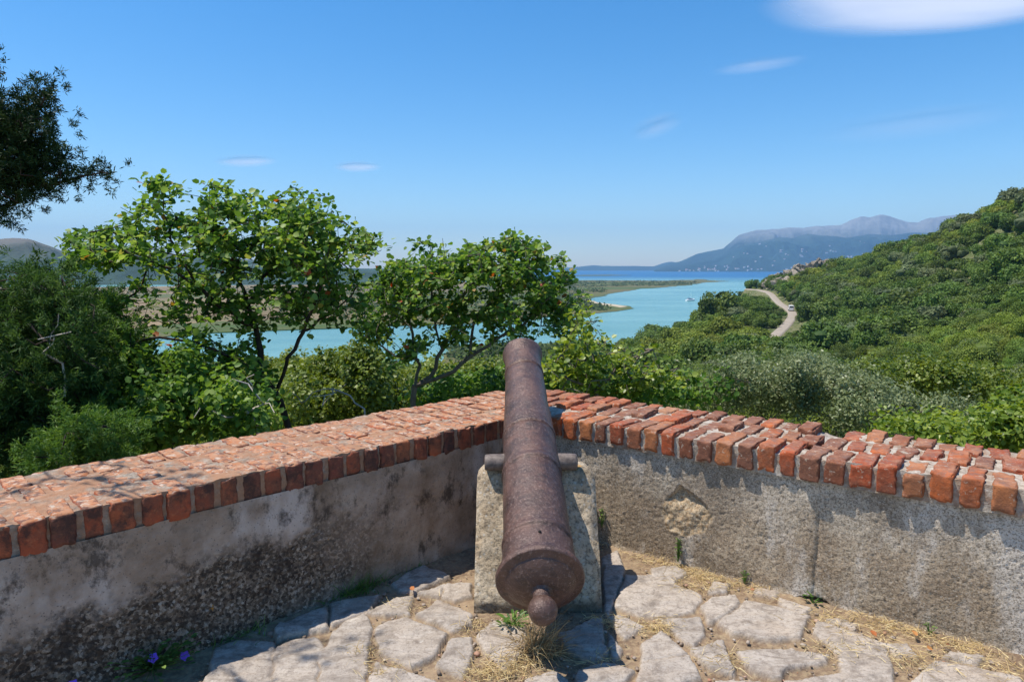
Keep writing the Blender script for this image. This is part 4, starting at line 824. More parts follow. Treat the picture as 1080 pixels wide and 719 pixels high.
def build_boat():
    p = at(728, 317.2, WATER); root = empty('motor_boat', tuple(p), 'white motor boat with a cabin, alone on the turquoise lagoon', 'boat'); root.rotation_euler.z = rad(28)
    wh = plain('boat_white', (.8, .8, .8), .3, .5); dk = plain('boat_glass', (.02, .03, .05), .1, .6); bl = plain('boat_stripe', (.05, .12, .3), .4)
    L = 14.; n = 24; a = Acc(); t = np.linspace(0, 1, n); hw = 2.1 * np.sqrt(np.clip(1 - np.clip((t - .45) / .55, 0, 1) ** 2.2, 0, 1)) * (.86 + .14 * np.minimum(t / .3, 1)); sh = 1.5 + .9 * t ** 2
    rows = []
    for i in range(n):
        x = -L / 2 + L * t[i]; w = hw[i]; h = sh[i]
        rows.append([[x, -w * .0, -.6], [x - .0, -w * .7, -.2], [x + .3 * t[i], -w, h * .6], [x + .5 * t[i], -w * 1.02, h], [x + .5 * t[i], 0, h + .05], [x + .5 * t[i], w * 1.02, h], [x + .3 * t[i], w, h * .6], [x, w * .7, -.2], [x, 0, -.6]])
    V = np.array(rows).reshape(-1, 3); a.add(V, [grid(n, 9)]); a.add(np.array(rows[0][:8]), np.array([[0, 1, 2, 3], [0, 3, 4, 5], [0, 5, 6, 7]])); hull = a.build('hull', wh, root)
    a = Acc(); box(a, (-.6, 0, 2.55), (3.4, 1.5, .75), taper=.9); box(a, (.4, 0, 1.75), (5, 1.7, .25)); cab = a.build('cabin', wh, root, False)
    a = Acc(); box(a, (-.6, 0, 2.6), (3.32, 1.52, .28)); a.build('cabin_window', dk, cab, False)
    a = Acc(); box(a, (-2.2, 0, 3.95), (2.4, 1.3, .08)); 
    for x, y in ((-4.3, 1.1), (-4.3, -1.1), (-.3, 1.1), (-.3, -1.1)): box(a, (x, y, 3.5), (.06, .06, .42))
    a.build('sun_canopy', bl, root, False)
    a = Acc(); tubes(a, np.array([[1.0, 0, 3.2]]), np.array([[1.0, 0, 10.5]]), [.10], [.05], 8); tubes(a, np.array([[1.0, -1.2, 6.5]]), np.array([[1.0, 1.2, 6.5]]), [.04], [.04], 6); a.build('mast', wh, root)
    a = Acc(); 
    for i in range(6):
        for s in (-1, 1): tubes(a, np.array([[1.5 + i * .85, s * (1.95 - i * .25), 2.1]]), np.array([[1.5 + i * .85, s * (1.95 - i * .25), 2.95]]), [.03], [.03], 5)
    for s in (-1, 1): tubes(a, np.array([[1.5, s * 1.95, 2.95]]), np.array([[5.9, s * .65, 3.0]]), [.03], [.03], 5)
    a.build('bow_rail', wh, root)

def build_van():
    i = int(np.argmin(np.abs(ROAD[:, 1] - 318))); p = ROAD[i] + [0, 0, .08]; t = ROAD[i] - ROAD[i + 2]; root = empty('van', tuple(p), 'white van driving along the hillside road', 'van'); root.rotation_euler.z = math.atan2(t[1], t[0])
    wh = plain('van_white', (.78, .78, .77), .35, .5); gl = plain('van_glass', (.02, .025, .03), .1, .6); tr = plain('tyre_rubber', (.02, .02, .02), .8); rd = plain('tail_lamp', (.4, .02, .015), .3); rm = plain('wheel_rim', (.4, .4, .4), .3, .5, .8)
    S = 1.15
    prof = [(-2.6, .4), (2.55, .4), (2.6, .95), (2.35, 1.15), (1.75, 1.3), (1.15, 2.1), (.9, 2.2), (-2.45, 2.25), (-2.6, 2.1)]
    a = Acc(); k = len(prof); V = []
    for (y, sx) in ((-.98, .0), (-.88, 1), (.88, 1), (.98, 0)):
        for (x, z) in prof: V.append((x * (1 if sx else .97) * S, y * S, (z if sx else z * .97 + .03) * S))
    V = np.array(V); f = [[r * k + j, r * k + (j + 1) % k, (r + 1) * k + (j + 1) % k, (r + 1) * k + j] for r in range(3) for j in range(k)]
    a.add(V, [np.array(f), np.array([list(range(k))[::-1], [3 * k + j for j in range(k)]])]); a.build('body', wh, root, False)
    for nm, c, h in (('windscreen', (1.52, 0, 1.72), (.34, .80, .02)), ('rear_window', (-2.61, 0, 1.7), (.02, .7, .28)), ('side_window', (-.6, .99, 1.7), (1.5, .012, .27)), ('side_window', (-.6, -.99, 1.7), (1.5, .012, .27))):
        a = Acc(); box(a, (0, 0, 0), np.array(h) * S); o = a.build(nm, gl, root, False); o.location = Vector(c) * S
        if nm == 'windscreen': o.rotation_euler.y = rad(53); o.location = (1.49 * S, 0, 1.74 * S)
    for x in (-1.7, 1.6):
        for y in (-.9, .9):
            a = Acc(); lathe(a, [[-.13, .0], [-.13, .34], [-.08, .38], [.08, .38], [.13, .34], [.13, 0]], (0, 0, 0), (0, 1, 0), (0, 0, 1), 20); w = a.build('wheel', tr, root); w.location = (x * S, y * S, .38)
            a = Acc(); lathe(a, [[-.135, .0], [-.135, .2], [.135, .2], [.135, 0]], (0, 0, 0), (0, 1, 0), (0, 0, 1), 14); a.build('rim', rm, w)
    for y in (-.82, .82):
        a = Acc(); box(a, (0, 0, 0), (.03, .09, .22)); o = a.build('tail_lamp', rd, root, False); o.location = (-2.62 * S, y * S, 1.1 * S)

def build_clouds():
    def cm(name, tau, soft):
        """opacity from the length of the sight line inside the (unit sphere) cloud body"""
        m = bpy.data.materials.new(name); m.use_nodes = True; t = m.node_tree; N = t.nodes; out = N['Material Output']; N.remove(N['Principled BSDF']); L = t.links.new
        def mth(op, a, b=0.0, c=0.0):
            n = N.new('ShaderNodeMath'); n.operation = op
            for k, v in enumerate((a, b, c)):
                if hasattr(v, 'is_output'): L(v, n.inputs[k])
                else: n.inputs[k].default_value = v
            return n.outputs[0]
        def vm(op, a, b):
            n = N.new('ShaderNodeVectorMath'); n.operation = op; L(a, n.inputs[0]); L(b, n.inputs[1]); return n.outputs['Value']
        d = N.new('ShaderNodeBsdfDiffuse'); d.inputs[0].default_value = (.72, .73, .76, 1); tl = N.new('ShaderNodeBsdfTranslucent'); tl.inputs[0].default_value = (.72, .73, .76, 1)
        mx = N.new('ShaderNodeMixShader'); mx.inputs[0].default_value = .55; L(d.outputs[0], mx.inputs[1]); L(tl.outputs[0], mx.inputs[2])
        tr = N.new('ShaderNodeBsdfTransparent'); g = N.new('ShaderNodeNewGeometry'); tc = N.new('ShaderNodeTexCoord'); vt = N.new('ShaderNodeVectorTransform'); vt.vector_type = 'VECTOR'; vt.convert_from = 'WORLD'; vt.convert_to = 'OBJECT'
        L(g.outputs['Incoming'], vt.inputs[0]); D = vt.outputs[0]; P = tc.outputs['Object']; pd = mth('ABSOLUTE', vm('DOT_PRODUCT', P, D)); dd = mth('SQRT', vm('DOT_PRODUCT', D, D)); ch = mth('DIVIDE', pd, dd)   # half chord of the unit sphere, 0..1
        mp = N.new('ShaderNodeMapping'); mp.inputs['Scale'].default_value = (1.0, 2.2, 2.2); nz = N.new('ShaderNodeTexNoise'); nz.inputs['Scale'].default_value = 1.5; nz.inputs['Detail'].default_value = 4; nz.inputs['Roughness'].default_value = .45
        L(P, mp.inputs[0]); L(mp.outputs[0], nz.inputs[0]); mr = N.new('ShaderNodeMapRange'); mr.inputs[1].default_value = .3; mr.inputs[2].default_value = .7; mr.inputs[3].default_value = .75; mr.inputs[4].default_value = 1.2; L(nz.outputs[0], mr.inputs[0])
        op = mth('POWER', ch, soft); ex = mth('EXPONENT', mth('MULTIPLY', mth('MULTIPLY', op, mr.outputs[0]), -tau)); al = mth('SUBTRACT', 1.0, ex); al = mth('MULTIPLY', al, mth('SUBTRACT', 1.0, g.outputs['Backfacing']))
        f = N.new('ShaderNodeMixShader'); L(al, f.inputs[0]); L(tr.outputs[0], f.inputs[1]); L(mx.outputs[0], f.inputs[2]); L(f.outputs[0], out.inputs['Surface']); return m
    dense = cm('cloud_vapour', 3.6, 3.8); thin = cm('thin_vapour', .30, 4.0); faint = cm('faint_vapour', .15, 4.0); small = cm('small_vapour', .85, 4.0)
    def cloud(px, py, Y, r, tilt, mat, label, seed):
        u = np.linspace(0, 2 * np.pi, 97)[:-1]; v = np.linspace(.0, np.pi, 50); Uu, Vv = np.meshgrid(u, v, indexing='ij'); D = np.stack([np.cos(Uu) * np.sin(Vv), np.sin(Uu) * np.sin(Vv), np.cos(Vv)], -1)
        k = 1 + .05 * fbm(D, 1.3, 2, seed)[..., None]; V = (D * k).reshape(-1, 3)
        i = np.arange(96)[:, None] * 50; j = np.arange(49)[None]; i2 = ((np.arange(96) + 1) % 96)[:, None] * 50; Fq = np.stack([i + j, i + j + 1, i2 + j + 1, i2 + j], -1).reshape(-1, 4)
        o = npmesh('cloud', V, Fq, mat); p = aty(px, py, Y); o.location = p; o.scale = r; o.rotation_euler = (0, rad(-tilt), 0); tag(o, label, 'cloud', 'clouds'); return o
    cloud(1010, -8, 6500, (1880, 950, 262), 3, dense, 'large smooth white lens cloud at the top right corner', 1)
    cloud(800, 69, 9000, (680, 300, 85), 7, thin, 'thin slanting wisp of cloud below the large white cloud', 2)
    cloud(692, 133, 9500, (430, 300, 170), 18, thin, 'small faint wisp right of the sky centre, above the far mountains', 3)
    cloud(260, 170, 8500, (420, 250, 78), 2, small, 'small flat white cloud above the left tree, left of a smaller one', 4)
    cloud(377, 176, 8500, (330, 250, 66), 1, small, 'tiny flat white cloud above the gap between the two trees', 5)
    cloud(965, 130, 9000, (1500, 600, 220), 6, faint, 'long faint veil of cloud over the right hill', 6)

def build_haze():
    a = Acc(); box(a, (0, 7300, (950 - 47) / 2 - 0), (15900, 8700, (950 + 52) / 2))
    m = bpy.data.materials.new('haze_air'); m.use_nodes = True; t = m.node_tree; t.nodes.remove(t.nodes['Principled BSDF'])
    v = t.nodes.new('ShaderNodeVolumePrincipled'); v.inputs['Color'].default_value = (.31, .61, 1, 1); v.inputs['Density'].default_value = HAZE; v.inputs['Anisotropy'].default_value = .0
    t.links.new(v.outputs[0], t.nodes['Material Output'].inputs['Volume']); o = a.build('haze', m, None, False); tag(o, 'thin blue summer haze over the whole bay', 'haze', kind='stuff')
WATER_A, WATER_B = (.09, .23, .225), (.17, .34, .315)

# ------------------------------------------------------------------ shrubs over the hillside
def clump_cloud(rng, R3, nclump, cr, n, up=.25, lump=.3):
    """points and normals on the skins of many small clumps spread over an ellipsoidal crown"""
    D = rng.normal(size=(nclump, 3)); D /= np.linalg.norm(D, axis=1, keepdims=True); D[:, 2] = np.where(D[:, 2] < -.35, -D[:, 2], D[:, 2])
    C = D * (rng.uniform(.45, .95, (nclump, 1))) * R3; cr_ = rng.uniform(.6, 1.25, nclump) * cr
    i = rng.integers(0, nclump, n); d = rng.normal(size=(n, 3)); d[:, 2] += up; d /= np.linalg.norm(d, axis=1, keepdims=True)
    P = C[i] + d * (cr_[i] * rng.uniform(.7, 1.08, n))[:, None]; return P, d, i
def shrub_proto(seed, n, ls, R3, mat, nclump=16, cr=.9, wl=.8):
    rng = np.random.default_rng(seed); P, d, i = clump_cloud(rng, np.array(R3), nclump, cr, n); a = Acc()
    keep = P[:, 2] > -R3[2] * .55; P, d, i = P[keep], d[keep], i[keep]
    cv = rng.random(nclump); leaves(a, P, d + rng.normal(0, .45, P.shape), rng.uniform(.7, 1.3, len(P)) * ls, rng, LEAF4, wl, None, np.clip(cv[i] * .6 + rng.random(len(P)) * .4, 0, 1))
    # added solid cores in a dark leaf tone so that the crown is not hollow
    for k in range(7):
        q = rng.normal(0, .26, 3) * R3; V, Fb = rbox(np.array(R3) * rng.uniform(.26, .40) * [1, 1, .9], .9 * min(R3) * .35, RB4); V = V * (1 + fbm(V + k * 3, 1.1, 3, seed)[:, None] * .4) + q; a.add(V, Fb, var=.15)
    V = np.concatenate(a.V); z0 = V[:, 2].min(); a.V = [v - [0, 0, z0 + .25] for v in a.V]
    return a
RB4 = rbox_template(5)
ROCKS = [(812, 298, 470, 3.2, 'beside the far end of the road'), (822, 292, 478, 3.6, 'above the far bend of the road'), (832, 300, 430, 5, 'just right of the road'), (847, 292, 430, 5, 'in the middle of the crag'), (856, 284, 440, 6, 'at the top of the crag'), (867, 278, 448, 4.5, 'highest on the ridge line'), (838, 287, 455, 4.5, 'on the ridge above the road'), (1050, 268, 250, 2.4, 'high on the right hillside'), (846, 306, 390, 4, 'low by the road bend'), (1064, 260, 255, 2.2, 'highest on the right hillside'), (826, 297, 450, 4.0, 'at the roadside, lowest of the crag'), (876, 283, 430, 3.5, 'right end of the crag below the ridge')]

def build_hill_shrubs():
    mats = [leaf_mat('holm_oak_leaf', [(0, (.042, .078, .014)), (.5, (.094, .152, .025)), (1, (.165, .235, .042))], .28, .6, .25, .5, .03),
            leaf_mat('maquis_leaf', [(0, (.066, .110, .017)), (.5, (.138, .205, .032)), (1, (.225, .30, .055))], .3, .6, .25, .5, .04),
            leaf_mat('olive_leaf', [(0, (.070, .095, .034)), (.5, (.14, .175, .070)), (1, (.22, .26, .12))], .28, .6, .25, .4, .03),
            leaf_mat('broom_leaf', [(0, (.09, .130, .017)), (.5, (.185, .240, .032)), (1, (.28, .33, .055))], .3, .6, .25, .4, .03)]
    names = [('dark green round evergreen bush', 'dark round bushes on the wooded hill'), ('mid green leafy bush', 'mid green bushes on the wooded hill'), ('grey green olive-like bush', 'grey green bushes on the wooded hill'), ('yellowish green bush', 'yellowish bushes on the wooded hill')]
    far, mid, near_ = [], [], []
    for k in range(4):
        for v in range(2):
            far.append((k, shrub_proto(100 + k * 7 + v, 2200, .40, (2.9, 2.9, 2.1), mats[k], 12 + v * 4, 1.2)))
        for v in range(2): mid.append((k, shrub_proto(300 + k * 5 + v, 11000, .155, (2.6, 2.6, 2.0), mats[k], 26, .85)))
    for k in range(4): near_ += [(k, shrub_proto(500 + k * 5, 40000, .072, (2.3, 2.3, 1.7), mats[k], 60, .52, .7)), (k, shrub_proto(501 + k * 5, 40000, .078, (2.5, 2.1, 1.6), mats[k], 48, .6, .6))]
    rng = np.random.default_rng(77); pts = []
    def scatter(Y0, Y1, sp):
        Y = Y0
        while Y < Y1:
            x = -.86 * Y
            while x < .86 * Y:
                pts.append((x + rng.uniform(-.45, .45) * sp, Y + rng.uniform(-.45, .45) * sp)); x += sp
            Y += sp
    scatter(17, 60, 3.1); scatter(60, 170, 3.9); scatter(170, 640, 4.8)
    P = np.array(pts); z = TZ(P[:, 0], P[:, 1]); px = CX + P[:, 0] / P[:, 1] * F * .995
    keep = (z > WATER + .3) & ((P[:, 1] < 290) | (px > 560)); P, z, px = P[keep], z[keep], px[keep]
    D = np.array([np.min(np.linalg.norm(ROAD[:, :2] - p, axis=1)) if 140 < p[1] < 560 else 99 for p in P])
    # keep the sight line to the road free
    rpx = CX + ROAD[:, 0] / ROAD[:, 1] * F; near = np.array([np.any((np.abs(rpx - x_) < 4) & (ROAD[:, 1] > p[1]) & (ROAD[:, 1] < p[1] + 26)) if 170 < p[1] < 480 else False for p, x_ in zip(P, px)])
    RK = np.array([aty(r_[0], r_[1] + 1.5, r_[2]) for r_ in ROCKS]); DR = np.array([np.min(np.linalg.norm(RK[:, :2] - p - (RK[:, :2] * -.008), axis=1) / [1 + r_[3] * .12 for r_ in ROCKS]) for p in P])
    keep = (DR > 2.7) & (D > 3.0) & ~(near & (D < 12)); P, z, px = P[keep], z[keep], px[keep]
    ns = fbm(np.column_stack([P, 0 * z]), .018, 3, 5); n2 = fbm(np.column_stack([P, 0 * z]), .05, 3, 15)
    keep = ~((n2 > .26) & (rng.random(len(P)) < .7)); P, z, px, ns, n2 = P[keep], z[keep], px[keep], ns[keep], n2[keep]
    dist = P[:, 1]; scl = np.clip(rng.lognormal(-.06, .36, len(P)), .42, 2.0) * np.where(dist > 170, 1.08, 1.0)
    knoll = (px > 742) & (px < 806) & (dist > 270) & (dist < 350); scl = np.where(knoll, scl * 1.25, scl)
    kind = np.where(ns + rng.normal(0, .13, len(P)) > .16, 3, np.where(ns + rng.normal(0, .2, len(P)) < -.12, 0, 1)); kind = np.where((rng.random(len(P)) < .13), 2, kind); kind = np.where(knoll | ((dist > 330) & (rng.random(len(P)) < .5)), 0, kind)
    left = px < 545; kind = np.where(left & (rng.random(len(P)) < .6), 3, kind)
    scl = np.where(dist < 45, scl * .78, np.where(dist < 170, scl * .82, scl))
    # nothing may stand in front of the road
    def proj(x, y, z_): q = np.array([x, y, z_ - EYE]); dd = q @ np.array([0, CP, -SP]); return CX + F * x / dd, CY - F * (q @ np.array([0, SP, CP])) / dd
    RP = np.array([[*proj(*r), r[1]] for r in ROAD if proj(*r)[1] < 351]); drop = np.zeros(len(P), bool)
    for i in np.where((px > 770) & (px < 860) & (dist > 60) & (dist < 520))[0]:
        for s_ in (1, .7, .45, 0):
            sx, sy = proj(P[i, 0], P[i, 1], z[i] + 4.4 * scl[i] * max(s_, .01)); rr_ = 3.5 * scl[i] * s_ / dist[i] * F + 1.5
            if not np.any((RP[:, 2] > dist[i]) & (np.abs(RP[:, 0] - sx) < rr_) & (sy < RP[:, 1] + .5)): break
        if s_ == 0: drop[i] = True
        else: scl[i] *= s_
    kp = ~drop; P, z, px, ns, n2, dist, scl, kind = P[kp], z[kp], px[kp], ns[kp], n2[kp], dist[kp], scl[kp], kind[kp]
    # screen share of each: large and in frame first
    pyg = CY - F * ((z + 2 - EYE) / dist + SP / CP) * .98
    size = scl / dist * ((px > -20) & (px < 1100)); vis = np.zeros(len(P), bool)
    # crude visibility: canopy ridge test along the bearing
    order = np.argsort(dist); hor = {}
    for i in order:
        b = int(px[i] // 9); top = (z[i] + 3.2 * scl[i] - EYE) / dist[i]; lim = hor.get(b, -.27)
        if top > lim: vis[i] = True
        hor[b] = max(lim, top - .4 / dist[i])
    visr = vis & (px > 560)
    rank = np.argsort(-(size * visr)); chosen = rank[:285]; isch = np.zeros(len(P), bool); isch[chosen] = size[chosen] > 0
    protoF = [npmesh('maquis_bush', np.concatenate(a.V), [np.concatenate(f) for f in a.F.values()], mats[k], None, False, {q: np.concatenate(v) for q, v in a.A.items()}, link=False) for k, a in far]
    protoM = [npmesh('maquis_bush', np.concatenate(a.V), [np.concatenate(f) for f in a.F.values()], mats[k], None, False, {q: np.concatenate(v) for q, v in a.A.items()}, link=False) for k, a in mid]
    protoN = [npmesh('maquis_bush', np.concatenate(a.V), [np.concatenate(f) for f in a.F.values()], mats[k], None, False, {q: np.concatenate(v) for q, v in a.A.items()}, link=False) for k, a in near_]
    for i in np.where(isch)[0]:
        src = (protoN if dist[i] < 48 else protoM if dist[i] < 150 else protoF)[kind[i] * 2 + int(rng.integers(2))]
        o = src.copy(); COL.objects.link(o); o.name = 'maquis_bush'
        o.location = (P[i, 0], P[i, 1], z[i]); o.rotation_euler = (rng.normal(0, .08), rng.normal(0, .08), rng.uniform(0, 6.28)); s = scl[i]; o.scale = (s * rng.uniform(.85, 1.2), s * rng.uniform(.85, 1.2), s * rng.uniform(.8, 1.15))
        nm, gp = names[kind[i]]; tag(o, nm + (' in the thicket on the slope below the brick wall' if dist[i] < 70 else ' in the wooded valley between wall and hill' if dist[i] < 150 else ' on the far hillside'), 'bush', gp + (' near the wall' if dist[i] < 70 else ' in the valley' if dist[i] < 150 else ''))
    # everything else: one mass of maquis, instanced by geometry nodes
    rest = np.where(~isch)[0]
    for tier, (lo, hi, prot, nm, lab) in enumerate(((0, 48, protoN, 'near_thicket', 'dense leafy thicket right below the terrace'), (48, 110, protoM, 'hill_thicket', 'dense green thicket filling the valley slope below the terrace'), (110, 9999, protoF, 'hill_wood', 'evergreen wood covering the valley and the whole right hillside'))):
        for kk in range(1):
            q = rest[(dist[rest] >= lo) & (dist[rest] < hi)]
            if not len(q): continue
            me = bpy.data.meshes.new(nm); me.vertices.add(len(q)); me.vertices.foreach_set('co', np.column_stack([P[q], z[q]]).astype(np.float32).ravel())
            for an, vals in (('scl', scl[q]), ('rot', rng.uniform(0, 6.28, len(q)))):
                me.attributes.new(an, 'FLOAT', 'POINT').data.foreach_set('value', vals.astype(np.float32))
            me.attributes.new('pick', 'INT', 'POINT').data.foreach_set('value', (kind[q] * 2 + rng.integers(0, 2, len(q))).astype(np.int32))
            me.update(); o = bpy.data.objects.new(nm, me); COL.objects.link(o); tag(o, lab, 'wood', kind='stuff')
            gn = bpy.data.node_groups.new(nm, 'GeometryNodeTree'); gn.interface.new_socket('Geometry', in_out='INPUT', socket_type='NodeSocketGeometry'); gn.interface.new_socket('Geometry', in_out='OUTPUT', socket_type='NodeSocketGeometry')
            gi = gn.nodes.new('NodeGroupInput'); go = gn.nodes.new('NodeGroupOutput'); L = gn.links.new
            iop = gn.nodes.new('GeometryNodeInstanceOnPoints'); g2i = gn.nodes.new('GeometryNodeGeometryToInstance')
            for pr in prot[::-1]:
                oi = gn.nodes.new('GeometryNodeObjectInfo'); oi.inputs['Object'].default_value = pr; oi.inputs['As Instance'].default_value = True; L(oi.outputs['Geometry'], g2i.inputs[0])
            def na(n_, ty):
                x = gn.nodes.new('GeometryNodeInputNamedAttribute'); x.data_type = ty; x.inputs['Name'].default_value = n_; return x.outputs['Attribute']
            L(gi.outputs[0], iop.inputs['Points']); L(g2i.outputs[0], iop.inputs['Instance']); iop.inputs['Pick Instance'].default_value = True
            L(na('pick', 'INT'), iop.inputs['Instance Index']); cx = gn.nodes.new('ShaderNodeCombineXYZ'); L(na('rot', 'FLOAT'), cx.inputs[2]); L(cx.outputs[0], iop.inputs['Rotation'])
            c2 = gn.nodes.new('ShaderNodeCombineXYZ'); s_ = na('scl', 'FLOAT'); [L(s_, c2.inputs[j]) for j in range(3)]; L(c2.outputs[0], iop.inputs['Scale']); L(iop.outputs[0], go.inputs[0])
            md = o.modifiers.new('scatter', 'NODES'); md.node_group = gn
    print('SHRUBS', len(P), 'individual', int(isch.sum()))

def build_rocks():
    m = M('pale_limestone', .9, .2); n = m.noise(.8, 7, .7); n2 = m.noise(3, 6, .7); c = m.ramp(n, [(.35, (.17, .135, .10)), (.5, (.31, .26, .20)), (.7, (.42, .37, .30))]); c = m.mix(m.ramp(n2, [(.56, 0), (.66, .8)]), c, (.10, .10, .06)); m.color(c); m.bump(n2, .4, .8)
    rng = np.random.default_rng(6); S = ROCKS
    _ = [(812, 298, 470, 3.2, 'beside the far end of the road'), (822, 292, 478, 3.6, 'above the far bend of the road'), (832, 303, 420, 5, 'just right of the road'), (847, 296, 425, 6, 'in the middle of the crag'), (856, 284, 440, 6.5, 'at the top of the crag'), (866, 278, 448, 4, 'highest on the ridge line'), (838, 286, 455, 4.5, 'on the ridge above the road'), (1050, 268, 250, 3, 'high on the right hillside'), (846, 309, 380, 4.5, 'low by the road bend'), (1062, 262, 255, 2.6, 'highest on the right hillside'), (826, 298, 450, 4.0, 'at the roadside, lowest of the crag')]
    T = rbox_template(14)
    for (px, py, Y, s, lab) in S:
        py += 1.0
        V, Fb = rbox((s * 1.1, s * .9, s), s * .35, T); sd = rng.uniform(0, 99); V = V * (1 + fbm(V + sd, .35, 5, 3, .6)[:, None] * .9); V = V + np.round(fbm(V + sd, .6, 3, 4)[:, None] * 3) / 3 * s * .12
        p = aty(px, py, Y); a = Acc(); a.add(V, Fb); o = a.build('rock_outcrop', m.m, None, False); o.location = p - np.array([0, 0, s * .35]); o.rotation_euler = (rng.normal(0, .2), rng.normal(0, .2), rng.uniform(0, 6)); tag(o, 'pale grey limestone outcrop ' + lab, 'rock', 'limestone outcrops on the hill')
# ================================================================== TREES AND SHRUBS NEAR THE WALL
def polyw(pts):
    """limb given as (px, py, distance) points"""
    return np.array([aty(*p) for p in pts])
def densify(W, step=.12, jit=.015, rng=None):
    out = [W[0]]
    for i in range(len(W) - 1):
        L = np.linalg.norm(W[i + 1] - W[i]); k = max(1, int(L / step))
        for t in np.arange(1, k + 1) / k: out.append(W[i] * (1 - t) + W[i + 1] * t + (rng.normal(0, jit, 3) if rng is not None else 0))
    return np.array(out)
def skeleton(limbs, targets, rng, step=.14, droop=.0, wig=.03):
    """limbs: list of (parent limb index or -1, world points). Returns nodes, parent index, tips"""
    N = []; par = []
    idx = []
    for (pi, W) in limbs:
        D = densify(W, .12, .012, rng); st = []
        if pi >= 0:
            cand = np.array(idx[pi]); j = cand[np.argmin(np.linalg.norm(np.array(N)[cand] - D[0], axis=1))]
        else: j = -1
        for p in D: N.append(p); par.append(j); j = len(N) - 1; st.append(j)
        idx.append(st)
    N = list(N); T = np.array(targets); A = np.array(N); d0 = np.array([np.min(np.linalg.norm(A - t, axis=1)) for t in T]); tips = []
    cap = len(N) + len(T) * 16; B = np.zeros((cap, 3)); B[:len(N)] = A; n = len(N); root = A[0]
    for t in T[np.argsort(d0)]:
        dd = np.linalg.norm(B[:n] - t, axis=1); back = np.linalg.norm(B[:n] - root, axis=1) > np.linalg.norm(t - root) + .25
        j = int(np.argmin(dd + back * .8)); p0 = B[j].copy(); L = dd[j]; k = max(1, int(L / step)); mid = (p0 + t) / 2 + rng.normal(0, .10, 3) * L + np.array([0, 0, .10 * L])
        for s in np.arange(1, k + 1) / k:
            p = (1 - s) ** 2 * p0 + 2 * s * (1 - s) * mid + s * s * t + (rng.normal(0, wig, 3) * (s < 1)) * step / .14
            B[n] = p; par.append(j); j = n; n += 1
            if n >= cap - 1: break
        tips.append(j)
        if n >= cap - 20: break
    return B[:n], np.array(par), np.array(tips)
def wood(N, par, tips, r_tip, expo, acc_thick, acc_thin, thr, var=.5, maxr=.2):
    cnt = np.zeros(len(N)); cnt[tips] = 1
    for i in range(len(N) - 1, -1, -1):
        if par[i] >= 0: cnt[par[i]] += cnt[i]
    r = np.minimum(r_tip * np.maximum(cnt, 1) ** expo, maxr); e = np.where(par >= 0)[0]; A, B = N[par[e]], N[e]; ra, rb = r[par[e]], r[e]; ra = np.minimum(ra, rb * 1.25)
    big = rb > thr
    if big.any(): tubes(acc_thick, A[big], B[big], ra[big], rb[big], 8)
    if (~big).any(): tubes(acc_thin, A[~big], B[~big], ra[~big], rb[~big], 4)
    return r
def ell(rng, n, E, Y, dy):
    """targets in ellipses (cx, cy, rx, ry[, weight]) at picture size, spread in depth around Y"""
    w = np.array([e[2] * e[3] * (e[4] if len(e) > 4 else 1) for e in E]); w = w / w.sum(); out = []
    for k in range(n):
        e = E[rng.choice(len(E), p=w)]; a = rng.uniform(0, 2 * np.pi); q = math.sqrt(rng.random()); yy = Y + rng.normal(0, dy)
        out.append(aty(e[0] + e[2] * q * math.cos(a), e[1] + e[3] * q * math.sin(a), max(yy, Y - 2 * dy)))
    return np.array(out)

def leafy_tree(name, label, cat, limbs, E, Y, dy, nt, lpt, ls, lmat, bmat, seed, spread=.11, tmpl=LEAF6, wl=.95, r_tip=.0035, expo=.46, upn=.9, group=None, avoid=None):
    rng = np.random.default_rng(seed); T = ell(rng, nt, E, Y, dy)
    if avoid is not None: T = T[avoid(T)]
    N, par, tips = skeleton([(pi, polyw(L)) for pi, L in limbs], T, rng)
    root = empty(name, tuple(N[0]), label, cat, group); tk = Acc(); wood(N, par, tips, r_tip, expo, tk, tk, .016)
    part(tk.build('trunk', bmat), root)
    # leaves: along the last bits of each twig
    P, Ax = [], []
    for t in tips:
        c = N[t]; p = N[par[t]] if par[t] >= 0 else c - [0, 0, .1]; pp = N[par[par[t]]] if par[par[t]] >= 0 else p; k = rng.poisson(lpt) + 2
        s = rng.random(k)[:, None]; base = np.where(s < .45, c + (p - c) * s / .45 * .9, p + (pp - p) * (s - .45)); off = rng.normal(0, 1, (k, 3)); off /= np.linalg.norm(off, axis=1, keepdims=True); off *= rng.uniform(.15, 1, (k, 1)) * spread
        P.append(base + off * [1, 1, .7]); Ax.append(off + [0, 0, -.03])
    P = np.concatenate(P); Ax = np.concatenate(Ax); nr = rng.normal(0, .55, P.shape) + [0, 0, upn]; nr[:, 0] -= .15
    a = Acc(); leaves(a, P, nr, rng.uniform(.6, 1.15, len(P)) * ls, rng, tmpl, wl, Ax)
    part(a.build('crown', lmat), root); return root, N

